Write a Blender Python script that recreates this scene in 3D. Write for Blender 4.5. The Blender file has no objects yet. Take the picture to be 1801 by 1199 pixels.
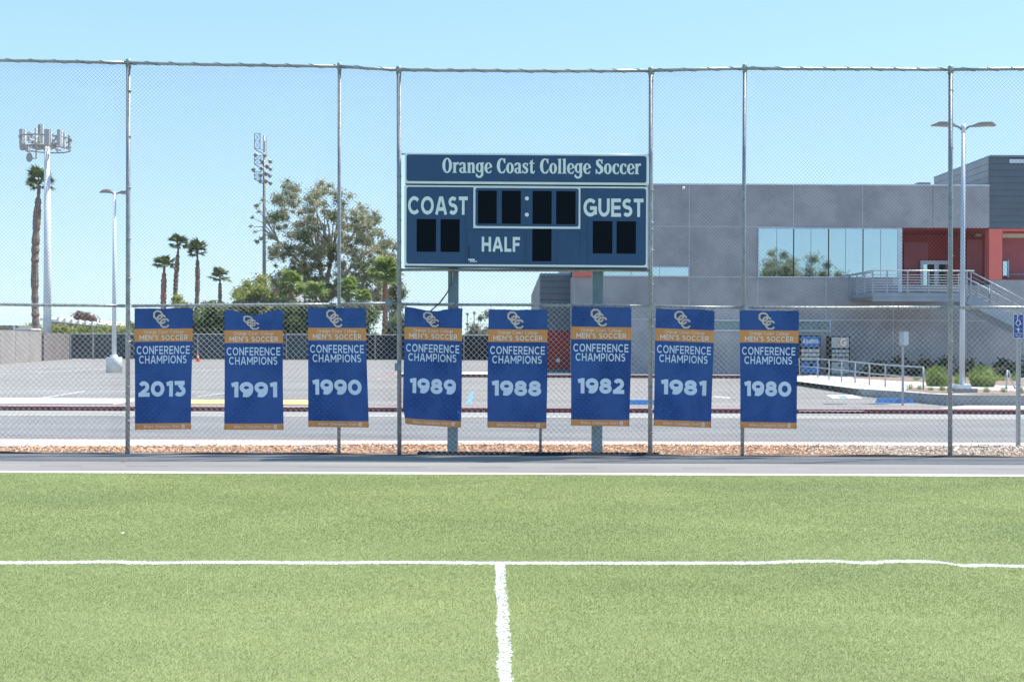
import bpy, math, random
import numpy as np
from mathutils import Vector, Matrix

# ------------------------------------------------------------------ camera, sky, sun, exposure
S = bpy.context.scene
COL = S.collection
F, H = 1900.0, 1.77            # focal length in photo pixels, eye height
ROLL = math.radians(0.22)
cam = bpy.data.cameras.new('camera'); camo = bpy.data.objects.new('camera', cam); COL.objects.link(camo)
cam.sensor_width = 36.0; cam.lens = F / 1801 * 36; cam.clip_end = 3000; cam.clip_start = 0.1
camo.matrix_world = Matrix.Translation((0, 0, H)) @ Matrix.Rotation(math.radians(90), 4, 'X') @ Matrix.Rotation(ROLL, 4, 'Z')
S.camera = camo

SUN = Vector((0.44, 0.17, 1.0)).normalized()
elev = math.asin(SUN.z); azim = math.atan2(SUN.x, SUN.y)
W = bpy.data.worlds.new('World'); S.world = W; W.use_nodes = True
wn = W.node_tree
sky = wn.nodes.new('ShaderNodeTexSky'); sky.sky_type = 'NISHITA'; sky.sun_disc = False
sky.sun_elevation = elev; sky.sun_rotation = azim
sky.air_density = 1.0; sky.dust_density = 0.0; sky.ozone_density = 1.0; sky.altitude = 10
bg = wn.nodes['Background']; bg.inputs['Strength'].default_value = 0.10
# soft shoulder so that the bright horizon keeps its pale blue
va = wn.nodes.new('ShaderNodeVectorMath'); va.operation = 'ADD'; va.inputs[1].default_value = (3.4, 3.4, 3.4)
vd = wn.nodes.new('ShaderNodeVectorMath'); vd.operation = 'DIVIDE'
vm = wn.nodes.new('ShaderNodeVectorMath'); vm.operation = 'MULTIPLY'; vm.inputs[1].default_value = (6.3, 8.15, 9.7)
wn.links.new(sky.outputs[0], va.inputs[0]); wn.links.new(sky.outputs[0], vd.inputs[0]); wn.links.new(va.outputs[0], vd.inputs[1])
wn.links.new(vd.outputs[0], vm.inputs[0]); wn.links.new(vm.outputs[0], bg.inputs['Color'])
sl = bpy.data.lights.new('sun', 'SUN'); sl.energy = 4.2; sl.angle = math.radians(0.53); sl.color = (1.0, 0.96, 0.9)
so = bpy.data.objects.new('sun', sl); COL.objects.link(so)
so.rotation_euler = SUN.to_track_quat('Z', 'Y').to_euler(); so.location = (20, 10, 40)
S.view_settings.view_transform = 'Standard'; S.view_settings.look = 'None'
S.view_settings.exposure = 1.0; S.view_settings.gamma = 1.0
try: S.view_settings.use_curve_mapping = False
except Exception: pass

rnd = random.Random(7); rng = np.random.default_rng(11)
cR, sR = math.cos(ROLL), math.sin(ROLL)
def P(px, py, D):
    u, v = px - 900.5, 599.5 - py
    return Vector(((u * cR - v * sR) * D / F, D, H + (u * sR + v * cR) * D / F))
def G(px, py, z=0.0):
    u, v = px - 900.5, 599.5 - py
    D = (z - H) * F / (u * sR + v * cR)
    return Vector(((u * cR - v * sR) * D / F, D, z))
def PX(px, D, py=600): return P(px, py, D).x
def PZ(py, D, px=900): return P(px, py, D).z

# ------------------------------------------------------------------ materials
MATS = {}
def mat(name, col, rough=0.6, metal=0.0, var=0.12, scale=3.0, bump=0.0, bscale=40.0, spec=0.4, trans=0.0, col2=None, detail=5.0, thr=None, coord='Object'):
    if name in MATS: return MATS[name]
    m = bpy.data.materials.new(name); m.use_nodes = True; n = m.node_tree; b = n.nodes['Principled BSDF']
    b.inputs['Roughness'].default_value = rough; b.inputs['Metallic'].default_value = metal
    b.inputs['Specular IOR Level'].default_value = spec
    tc = n.nodes.new('ShaderNodeTexCoord')
    nz = n.nodes.new('ShaderNodeTexNoise'); nz.inputs['Scale'].default_value = scale; nz.inputs['Detail'].default_value = detail
    nz.inputs['Roughness'].default_value = 0.62
    if coord == 'World':
        ge = n.nodes.new('ShaderNodeNewGeometry'); src = ge.outputs['Position']
    else: src = tc.outputs[coord]
    n.links.new(src, nz.inputs['Vector'])
    rp = n.nodes.new('ShaderNodeValToRGB')
    lo, hi = thr if thr else (0.3, 0.7)
    rp.color_ramp.elements[0].position = lo; rp.color_ramp.elements[1].position = hi
    if col2 is None:
        rp.color_ramp.elements[0].color = tuple(c * (1 - var) for c in col) + (1,)
        rp.color_ramp.elements[1].color = tuple(min(1, c * (1 + var)) for c in col) + (1,)
    else:
        rp.color_ramp.elements[0].color = tuple(col) + (1,); rp.color_ramp.elements[1].color = tuple(col2) + (1,)
    n.links.new(nz.outputs['Fac'], rp.inputs['Fac']); n.links.new(rp.outputs['Color'], b.inputs['Base Color'])
    if bump:
        bz = n.nodes.new('ShaderNodeTexNoise'); bz.inputs['Scale'].default_value = bscale; bz.inputs['Detail'].default_value = 4
        n.links.new(src, bz.inputs['Vector'])
        bp = n.nodes.new('ShaderNodeBump'); bp.inputs['Strength'].default_value = bump; bp.inputs['Distance'].default_value = 0.02
        n.links.new(bz.outputs['Fac'], bp.inputs['Height']); n.links.new(bp.outputs['Normal'], b.inputs['Normal'])
    if trans:
        t = n.nodes.new('ShaderNodeBsdfTranslucent'); n.links.new(rp.outputs['Color'], t.inputs['Color'])
        mx = n.nodes.new('ShaderNodeMixShader'); mx.inputs[0].default_value = trans
        out = [x for x in n.nodes if x.type == 'OUTPUT_MATERIAL'][0]
        n.links.new(b.outputs[0], mx.inputs[1]); n.links.new(t.outputs[0], mx.inputs[2]); n.links.new(mx.outputs[0], out.inputs['Surface'])
    MATS[name] = m; return m

M = dict(
    galv=mat('galvanised steel', (0.32, 0.345, 0.37), 0.40, 0.30, 0.22, 14, 0.15, 60),
    wire=mat('galvanised wire', (0.50, 0.51, 0.52), 0.38, 0.55, 0.15, 8),
    wire2=mat('thin galvanised wire', (0.12, 0.135, 0.155), 0.5, 0.2, 0.15, 8),
    tie=mat('dark tie wire', (0.07, 0.075, 0.08), 0.6, 0.3),
    postpaint=mat('blue grey post paint', (0.16, 0.24, 0.30), 0.5, 0.1, 0.15, 6),
    boardblue=mat('scoreboard blue paint', (0.019, 0.064, 0.165), 0.4, 0, 0.08, 2.2, 0.03, 8),
    boardwhite=mat('scoreboard pale trim', (0.70, 0.75, 0.79), 0.45, 0, 0.05, 3),
    digit=mat('unlit digit panel', (0.004, 0.007, 0.013), 0.8, 0, 0.3, 60, spec=0.1),
    groove=mat('dark panel seam', (0.012, 0.035, 0.08), 0.6),  # dark blue of the joints between face panels
    cloth=mat('blue vinyl banner', (0.024, 0.082, 0.282), 0.5, 0, 0.10, 5, 0.10, 14, 0.4, 0.16),
    gold=mat('gold banner print', (0.62, 0.28, 0.10), 0.5, 0, 0.08, 5, 0.0, 14, 0.3, 0.16),
    print_=mat('pale banner print', (0.70, 0.79, 0.94), 0.55, 0, 0.05, 5, 0, 1, 0.3, 0.14),
    printw=mat('white banner print', (0.84, 0.80, 0.76), 0.55, 0, 0.05, 5, 0, 1, 0.3, 0.14),
    white=mat('white paint', (0.78, 0.78, 0.76), 0.5, 0, 0.06, 4),
    polewhite=mat('white pole paint', (0.70, 0.73, 0.76), 0.4, 0, 0.08, 1.2),
    concrete=mat('pale concrete', (0.50, 0.48, 0.45), 0.85, 0, 0.12, 1.3, 0.2, 50, coord='World'),
    concdark=mat('grey concrete', (0.27, 0.28, 0.29), 0.85, 0, 0.14, 2.0, 0.2, 50, coord='World'),
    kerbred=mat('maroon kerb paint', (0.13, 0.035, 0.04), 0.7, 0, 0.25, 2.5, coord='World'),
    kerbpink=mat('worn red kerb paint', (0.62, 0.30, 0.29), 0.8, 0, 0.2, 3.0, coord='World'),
    yellow=mat('faded yellow paint', (0.62, 0.47, 0.17), 0.8, 0, 0.15, 1.5, coord='World'),
    linewhite=mat('worn white line paint', (0.62, 0.62, 0.60), 0.8, 0, 0.25, 2.5, coord='World'),
    lineyellow=mat('worn yellow line paint', (0.42, 0.36, 0.22), 0.85, 0, 0.25, 2.5, coord='World'),
    lineblue=mat('blue parking paint', (0.14, 0.26, 0.42), 0.8, 0, 0.2, 2.5, coord='World'),
    stopblue=mat('blue wheel stop paint', (0.06, 0.22, 0.55), 0.6, 0, 0.15, 5),
    plaster=mat('grey plaster', (0.248, 0.252, 0.276), 0.9, 0, 0, 0.7, 0.1, 12, 0.2, col2=(0.345, 0.345, 0.37), thr=(0.33, 0.60), detail=7, coord='World'),
    joint=mat('pale plaster joint', (0.52, 0.54, 0.58), 0.8),
    siding=mat('dark grey metal siding', (0.115, 0.135, 0.165), 0.5, 0.3, 0.08, 1.0),
    sidinglt=mat('tan grey metal siding', (0.26, 0.26, 0.27), 0.55, 0.2, 0.08, 1.0),
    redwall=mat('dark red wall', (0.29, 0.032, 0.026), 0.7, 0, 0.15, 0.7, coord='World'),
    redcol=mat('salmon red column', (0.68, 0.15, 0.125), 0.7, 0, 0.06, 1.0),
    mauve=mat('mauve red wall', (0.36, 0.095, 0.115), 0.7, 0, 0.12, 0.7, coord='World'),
    tan=mat('tan beam', (0.42, 0.34, 0.25), 0.7),
    glass=mat('tinted window glass', (0.50, 0.62, 0.66), 0.02, 1.0, 0.02, 1.0),
    glassrefl=mat('painted reflection glass', (0.10, 0.17, 0.19), 0.05, 0, 0.2, 1.0, spec=0.8),  # dark base colour stands in for trees mirrored in the lower window
    frame=mat('silver window frame', (0.52, 0.58, 0.66), 0.4, 0.3),
    dark=mat('dark void', (0.015, 0.018, 0.022), 0.7),
    steel=mat('painted handrail', (0.33, 0.37, 0.42), 0.45, 0.4),
    railwhite=mat('bright railing bar', (0.55, 0.57, 0.58), 0.4, 0.4),
    stringer=mat('grey blue steel paint', (0.24, 0.30, 0.37), 0.5, 0.1, 0.1, 2),
    rubber=mat('black rubber', (0.012, 0.013, 0.016), 0.8),
    screen=mat('slate privacy screen', (0.055, 0.078, 0.090), 0.8, 0, 0.25, 0.6, coord='World'),
    screenb=mat('black privacy screen', (0.018, 0.022, 0.028), 0.8, 0, 0.35, 0.6, coord='World'),
    blockshade=mat('shaded block wall', (0.17, 0.15, 0.145), 0.9, 0, 0.15, 0.5, coord='World'),  # same block wall, its colour darkened for the stretch in shade
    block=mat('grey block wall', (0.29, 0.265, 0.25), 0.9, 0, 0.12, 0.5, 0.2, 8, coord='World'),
    bark=mat('palm trunk bark', (0.24, 0.17, 0.135), 0.95, 0, 0.35, 3.0, 0.6, 12),
    barkred=mat('reddish palm trunk', (0.38, 0.19, 0.125), 0.95, 0, 0.3, 3.0, 0.6, 12),
    eucbark=mat('pale bark', (0.34, 0.28, 0.23), 0.9, 0, 0.25, 2.0),
    frond=mat('palm frond', (0.13, 0.17, 0.06), 0.55, 0, 0.35, 1.5, trans=0.3),
    frondlt=mat('light palm frond', (0.25, 0.33, 0.08), 0.5, 0, 0.4, 1.5, trans=0.45),
    leafg=mat('green foliage', (0.075, 0.115, 0.035), 0.6, 0, 0, 0.9, trans=0.42, col2=(0.24, 0.29, 0.10), thr=(0.35, 0.68), coord='World'),
    leafy=mat('yellow green foliage', (0.15, 0.19, 0.05), 0.6, 0, 0, 0.8, trans=0.5, col2=(0.52, 0.53, 0.16), thr=(0.35, 0.68), coord='World'),
    leafe=mat('olive grey foliage', (0.18, 0.205, 0.115), 0.6, 0, 0, 0.5, trans=0.5, col2=(0.55, 0.51, 0.34), thr=(0.38, 0.66), coord='World'),
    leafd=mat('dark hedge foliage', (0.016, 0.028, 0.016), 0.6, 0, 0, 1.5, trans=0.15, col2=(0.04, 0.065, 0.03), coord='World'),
    leafs=mat('silvery foliage', (0.20, 0.21, 0.16), 0.6, 0, 0, 0.8, trans=0.3, col2=(0.36, 0.36, 0.26), coord='World'),
    leafb=mat('brown dry foliage', (0.20, 0.12, 0.09), 0.8, 0, 0.3, 0.8, trans=0.2, coord='World'),
    grassclump=mat('bright strappy leaves', (0.12, 0.19, 0.03), 0.5, 0, 0, 2.5, trans=0.35, col2=(0.28, 0.36, 0.07), coord='World'),
    soil=mat('planting soil', (0.24, 0.17, 0.13), 0.95, 0, 0.3, 4, 0.5, 30, coord='World'),
    orange=mat('orange cone plastic', (0.75, 0.13, 0.03), 0.5),
    rooftile=mat('red roof', (0.45, 0.17, 0.13), 0.8, 0, 0.3, 2),
    antenna=mat('grey antenna cover', (0.42, 0.43, 0.45), 0.5),
    antennalt=mat('pale antenna cover', (0.70, 0.68, 0.64), 0.5),
    lampgrey=mat('grey lamp metal', (0.30, 0.27, 0.25), 0.5, 0.3),
    signblue=mat('blue sign sheeting', (0.02, 0.07, 0.36), 0.4, 0, 0.05),
    signgrey=mat('bare aluminium sign back', (0.40, 0.42, 0.44), 0.5, 0.4),
    vendblue=mat('vending machine blue', (0.022, 0.125, 0.34), 0.35, 0, 0.3, 3),
    vendgrey=mat('vending machine grey', (0.36, 0.40, 0.39), 0.4, 0, 0.2, 3),
    fabricgreen=mat('awning green', (0.08, 0.16, 0.18), 0.6),
    leafdry=mat('dry leaf', (0.22, 0.13, 0.05), 0.8),
)

# chip material: colour per chip island, redder in the middle of the strip
def chip_mat():
    m = bpy.data.materials.new('bark chips'); m.use_nodes = True; n = m.node_tree; b = n.nodes['Principled BSDF']
    b.inputs['Roughness'].default_value = 0.9
    g = n.nodes.new('ShaderNodeNewGeometry')
    r = n.nodes.new('ShaderNodeValToRGB'); cr = r.color_ramp
    cr.elements[0].color = (0.20, 0.085, 0.045, 1); cr.elements[1].color = (0.82, 0.56, 0.36, 1)
    e = cr.elements.new(0.5); e.color = (0.58, 0.32, 0.17, 1)
    n.links.new(g.outputs['Random Per Island'], r.inputs['Fac'])
    r2 = n.nodes.new('ShaderNodeValToRGB'); cr = r2.color_ramp
    cr.elements[0].color = (0.24, 0.18, 0.13, 1); cr.elements[1].color = (0.80, 0.72, 0.62, 1)
    e = cr.elements.new(0.5); e.color = (0.52, 0.42, 0.33, 1)
    n.links.new(g.outputs['Random Per Island'], r2.inputs['Fac'])
    sx = n.nodes.new('ShaderNodeSeparateXYZ'); n.links.new(g.outputs['Position'], sx.inputs[0])
    mr = n.nodes.new('ShaderNodeMapRange'); mr.inputs[1].default_value = 4.4; mr.inputs[2].default_value = 6.2
    n.links.new(sx.outputs['X'], mr.inputs[0])
    nz = n.nodes.new('ShaderNodeTexNoise'); nz.inputs['Scale'].default_value = 0.55; n.links.new(g.outputs['Position'], nz.inputs['Vector'])
    mr2 = n.nodes.new('ShaderNodeMapRange'); mr2.inputs[1].default_value = 0.60; mr2.inputs[2].default_value = 0.70
    n.links.new(nz.outputs['Fac'], mr2.inputs[0])
    mx0 = n.nodes.new('ShaderNodeMath'); mx0.operation = 'MAXIMUM'; n.links.new(mr.outputs[0], mx0.inputs[0]); n.links.new(mr2.outputs[0], mx0.inputs[1])
    mx = n.nodes.new('ShaderNodeMix'); mx.data_type = 'RGBA'
    n.links.new(mx0.outputs[0], mx.inputs[0]); n.links.new(r.outputs[0], mx.inputs[6]); n.links.new(r2.outputs[0], mx.inputs[7])
    n.links.new(mx.outputs[2], b.inputs['Base Color']); return m

# turf: green with painted white lines where the field lines run
def turf_mat(name, blade):
    m = bpy.data.materials.new(name); m.use_nodes = True; n = m.node_tree; b = n.nodes['Principled BSDF']
    L = n.links.new
    def nd(t, **k):
        x = n.nodes.new(t)
        for a, v in k.items(): setattr(x, a, v)
        return x
    def mth(op, a, c=None, d=None):
        x = nd('ShaderNodeMath', operation=op)
        for i, v in enumerate((a, c, d)):
            if v is None: continue
            if isinstance(v, (int, float)): x.inputs[i].default_value = v
            else: L(v, x.inputs[i])
        return x.outputs[0]
    g = nd('ShaderNodeNewGeometry'); sp = nd('ShaderNodeSeparateXYZ'); L(g.outputs['Position'], sp.inputs[0])
    X, Y = sp.outputs['X'], sp.outputs['Y']
    # broad colour patches
    n1 = nd('ShaderNodeTexNoise'); n1.inputs['Scale'].default_value = 0.55; n1.inputs['Detail'].default_value = 6; n1.inputs['Roughness'].default_value = 0.65
    mp = nd('ShaderNodeMapping'); mp.inputs['Scale'].default_value = (0.6, 1.0, 1); mp.inputs['Rotation'].default_value = (0, 0, 0.35)
    L(g.outputs['Position'], mp.inputs[0]); L(mp.outputs[0], n1.inputs['Vector'])
    r1 = nd('ShaderNodeValToRGB'); cr = r1.color_ramp
    cr.elements[0].position = 0.30; cr.elements[1].position = 0.66
    cr.elements[0].color = (0.240, 0.293, 0.118, 1); cr.elements[1].color = (0.330, 0.382, 0.154, 1)
    L(n1.outputs['Fac'], r1.inputs['Fac'])
    col = r1.outputs[0]
    if blade:
        hv = nd('ShaderNodeHueSaturation'); vr = nd('ShaderNodeMapRange'); vr.inputs[3].default_value = 0.72; vr.inputs[4].default_value = 1.28
        L(g.outputs['Random Per Island'], vr.inputs[0]); L(vr.outputs[0], hv.inputs['Value']); L(col, hv.inputs['Color'])
        hr = nd('ShaderNodeMapRange'); hr.inputs[3].default_value = 0.485; hr.inputs[4].default_value = 0.515
        ms = mth('FRACT', mth('MULTIPLY', g.outputs['Random Per Island'], 7.3)); L(ms, hr.inputs[0]); L(hr.outputs[0], hv.inputs['Hue'])
        col = hv.outputs[0]
    else:
        n2 = nd('ShaderNodeTexNoise'); n2.inputs['Scale'].default_value = 90; n2.inputs['Detail'].default_value = 4; L(g.outputs['Position'], n2.inputs['Vector'])
        hv = nd('ShaderNodeHueSaturation'); vr = nd('ShaderNodeMapRange'); vr.inputs[1].default_value = .3; vr.inputs[2].default_value = .7; vr.inputs[3].default_value = 0.45; vr.inputs[4].default_value = 0.95
        L(n2.outputs['Fac'], vr.inputs[0]); L(vr.outputs[0], hv.inputs['Value']); L(col, hv.inputs['Color']); col = hv.outputs[0]
    # touchline centre y(x) as a float curve
    pts = [(0, 989.0), (120, 988.6), (215, 987.6), (225, 989.2), (420, 988.5), (560, 989.4), (700, 988.4), (880, 989.6), (1060, 989.8), (1200, 989.8), (1340, 989.3), (1460, 986.4), (1520, 989.2), (1560, 987.2), (1610, 986.8), (1680, 992.8), (1710, 994.6), (1715, 993.6), (1801, 995.4)]
    gp = [G(a, c) for a, c in pts]
    x0, x1 = gp[0].x - 1.5, gp[-1].x + 1.5
    fc = nd('ShaderNodeFloatCurve'); cv = fc.mapping.curves[0]
    ys = [p.y for p in gp]; ylo, yhi = min(ys) - 0.05, max(ys) + 0.05
    cv.points[0].location = (0, (ys[0] - ylo) / (yhi - ylo)); cv.points[1].location = (1, (ys[-1] - ylo) / (yhi - ylo))
    for p in gp: cv.points.new((p.x - x0) / (x1 - x0), (p.y - ylo) / (yhi - ylo))
    fc.mapping.update()
    L(mth('DIVIDE', mth('SUBTRACT', X, x0), x1 - x0), fc.inputs['Value'])
    yc = mth('ADD', mth('MULTIPLY', fc.outputs[0], yhi - ylo), ylo)
    ne = nd('ShaderNodeTexNoise'); ne.inputs['Scale'].default_value = 22; ne.inputs['Detail'].default_value = 6; ne.inputs['Roughness'].default_value = 0.75
    L(g.outputs['Position'], ne.inputs['Vector'])
    jit = mth('MULTIPLY', mth('SUBTRACT', ne.outputs['Fac'], 0.5), 0.10)
    hl = mth('LESS_THAN', mth('ADD', mth('ABSOLUTE', mth('SUBTRACT', Y, yc)), jit), 0.050)
    # halfway line
    a, c = G(879.5, 990), G(891, 1199); k = (c.x - a.x) / (c.y - a.y)
    xc = mth('ADD', mth('MULTIPLY', mth('SUBTRACT', Y, a.y), k), a.x)
    nw = nd('ShaderNodeTexNoise'); nw.inputs['Scale'].default_value = 1.6; L(g.outputs['Position'], nw.inputs['Vector'])
    wob = mth('MULTIPLY', mth('SUBTRACT', nw.outputs['Fac'], 0.5), 0.06)
    vl = mth('LESS_THAN', mth('ADD', mth('ABSOLUTE', mth('ADD', mth('SUBTRACT', X, xc), wob)), jit), 0.038)
    vl = mth('MULTIPLY', vl, mth('LESS_THAN', Y, a.y))
    ln = mth('MAXIMUM', hl, vl)
    nn = nd('ShaderNodeTexNoise'); nn.inputs['Scale'].default_value = 34; nn.inputs['Detail'].default_value = 5; L(g.outputs['Position'], nn.inputs['Vector'])
    thin = mth('LESS_THAN', mth('ADD', nn.outputs['Fac'], mth('MULTIPLY', mth('SUBTRACT', X, xc), 1.3)), 0.56)
    thin = mth('MAXIMUM', thin, mth('GREATER_THAN', Y, a.y - .3)); ln = mth('MULTIPLY', ln, thin)
    mx = nd('ShaderNodeMix', data_type='RGBA'); L(ln, mx.inputs[0]); L(col, mx.inputs[6]); mx.inputs[7].default_value = (0.66, 0.66, 0.67, 1)
    if blade:
        lv = nd('ShaderNodeMapRange'); lv.inputs[3].default_value = 0.34; lv.inputs[4].default_value = 0.86; L(g.outputs['Random Per Island'], lv.inputs[0])
        cw = nd('ShaderNodeCombineXYZ')
        for i in range(3): L(lv.outputs[0], cw.inputs[i])
        L(cw.outputs[0], mx.inputs[7])
    L(mx.outputs[2], b.inputs['Base Color']); b.inputs['Roughness'].default_value = 0.55; b.inputs['Specular IOR Level'].default_value = 0.25
    if blade:
        t = nd('ShaderNodeBsdfTranslucent'); L(mx.outputs[2], t.inputs['Color'])
        ms_ = nd('ShaderNodeMixShader'); ms_.inputs[0].default_value = 0.3
        out = [x for x in n.nodes if x.type == 'OUTPUT_MATERIAL'][0]
        L(b.outputs[0], ms_.inputs[1]); L(t.outputs[0], ms_.inputs[2]); L(ms_.outputs[0], out.inputs['Surface'])
    return m

def cloth_mat():
    """blue vinyl with the fence diamonds pressing through in patches"""
    m = M['cloth']; n = m.node_tree; L = n.links.new; b = n.nodes['Principled BSDF']
    g = n.nodes.new('ShaderNodeNewGeometry'); sp = n.nodes.new('ShaderNodeSeparateXYZ'); L(g.outputs['Position'], sp.inputs[0])
    def mth(op, *a):
        x = n.nodes.new('ShaderNodeMath'); x.operation = op
        for i, v in enumerate(a):
            if isinstance(v, (int, float)): x.inputs[i].default_value = v
            else: L(v, x.inputs[i])
        return x.outputs[0]
    X, Z = sp.outputs['X'], sp.outputs['Z']; k = 2 * math.pi / .086
    w1 = mth('POWER', mth('ABSOLUTE', mth('COSINE', mth('MULTIPLY', mth('ADD', X, Z), k / 2))), 6)
    w2 = mth('POWER', mth('ABSOLUTE', mth('COSINE', mth('MULTIPLY', mth('SUBTRACT', X, Z), k / 2))), 6)
    nz = n.nodes.new('ShaderNodeTexNoise'); nz.inputs['Scale'].default_value = 1.5; L(g.outputs['Position'], nz.inputs['Vector'])
    mk = n.nodes.new('ShaderNodeMapRange'); mk.inputs[1].default_value = .42; mk.inputs[2].default_value = .62; L(nz.outputs['Fac'], mk.inputs[0])
    h = mth('MULTIPLY', mth('MAXIMUM', w1, w2), mk.outputs[0])
    old = [x for x in n.nodes if x.type == 'BUMP'][0]
    bp = n.nodes.new('ShaderNodeBump'); bp.inputs['Strength'].default_value = .9; bp.inputs['Distance'].default_value = .02
    L(h, bp.inputs['Height']); L(old.outputs[0], bp.inputs['Normal']); L(bp.outputs[0], b.inputs['Normal'])
def asphalt_mat(name, base, cracks=True, streak=0.0):
    m = bpy.data.materials.new(name); m.use_nodes = True; n = m.node_tree; b = n.nodes['Principled BSDF']; L = n.links.new
    g = n.nodes.new('ShaderNodeNewGeometry')
    mp = n.nodes.new('ShaderNodeMapping'); mp.inputs['Scale'].default_value = (0.16, 1.0, 1); L(g.outputs['Position'], mp.inputs[0])
    n1 = n.nodes.new('ShaderNodeTexNoise'); n1.inputs['Scale'].default_value = 0.5 + streak; n1.inputs['Detail'].default_value = 7; n1.inputs['Roughness'].default_value = .6; L(mp.outputs[0], n1.inputs['Vector'])
    r = n.nodes.new('ShaderNodeValToRGB'); r.color_ramp.elements[0].position = .3; r.color_ramp.elements[1].position = .7
    r.color_ramp.elements[0].color = tuple(x * 0.80 for x in base) + (1,); r.color_ramp.elements[1].color = tuple(x * 1.17 for x in base) + (1,)
    L(n1.outputs['Fac'], r.inputs['Fac'])
    n2 = n.nodes.new('ShaderNodeTexNoise'); n2.inputs['Scale'].default_value = 70; n2.inputs['Detail'].default_value = 3; L(g.outputs['Position'], n2.inputs['Vector'])
    mr = n.nodes.new('ShaderNodeMapRange'); mr.inputs[1].default_value = .3; mr.inputs[2].default_value = .7; mr.inputs[3].default_value = .82; mr.inputs[4].default_value = 1.15; L(n2.outputs['Fac'], mr.inputs[0])
    v = n.nodes.new('ShaderNodeHueSaturation'); L(r.outputs[0], v.inputs['Color']); L(mr.outputs[0], v.inputs['Value'])
    c = v.outputs[0]
    if cracks:
        vo = n.nodes.new('ShaderNodeTexVoronoi'); vo.feature = 'DISTANCE_TO_EDGE'; vo.inputs['Scale'].default_value = 0.11
        nzz = n.nodes.new('ShaderNodeTexNoise'); nzz.inputs['Scale'].default_value = 1.2; L(g.outputs['Position'], nzz.inputs['Vector'])
        ad = n.nodes.new('ShaderNodeVectorMath'); ad.operation = 'ADD'; L(g.outputs['Position'], ad.inputs[0]); L(nzz.outputs['Color'], ad.inputs[1])
        L(ad.outputs[0], vo.inputs['Vector'])
        lt = n.nodes.new('ShaderNodeMapRange'); lt.inputs[1].default_value = 0.0; lt.inputs[2].default_value = 0.006; lt.inputs[3].default_value = .62; lt.inputs[4].default_value = 1; L(vo.outputs['Distance'], lt.inputs[0])
        v2 = n.nodes.new('ShaderNodeHueSaturation'); L(c, v2.inputs['Color']); L(lt.outputs[0], v2.inputs['Value']); c = v2.outputs[0]
    L(c, b.inputs['Base Color']); b.inputs['Roughness'].default_value = .85; b.inputs['Specular IOR Level'].default_value = .3
    bp = n.nodes.new('ShaderNodeBump'); bp.inputs['Strength'].default_value = .25; bp.inputs['Distance'].default_value = .01; L(n2.outputs['Fac'], bp.inputs['Height']); L(bp.outputs[0], b.inputs['Normal'])
    return m
M['track'] = asphalt_mat('worn track asphalt', (0.215, 0.206, 0.200), False, 0.5)
M['road'] = asphalt_mat('road asphalt', (0.176, 0.174, 0.175), False, 0.6)
M['lot'] = asphalt_mat('parking lot asphalt', (0.215, 0.203, 0.192), True)
M['far'] = mat('distant ground', (0.22, 0.21, 0.18), 0.95, 0, 0.2, 0.05, coord='World')
cloth_mat(); M['chips'] = chip_mat(); M['turf'] = turf_mat('turf base', False); M['blades'] = turf_mat('turf blades', True)

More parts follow.
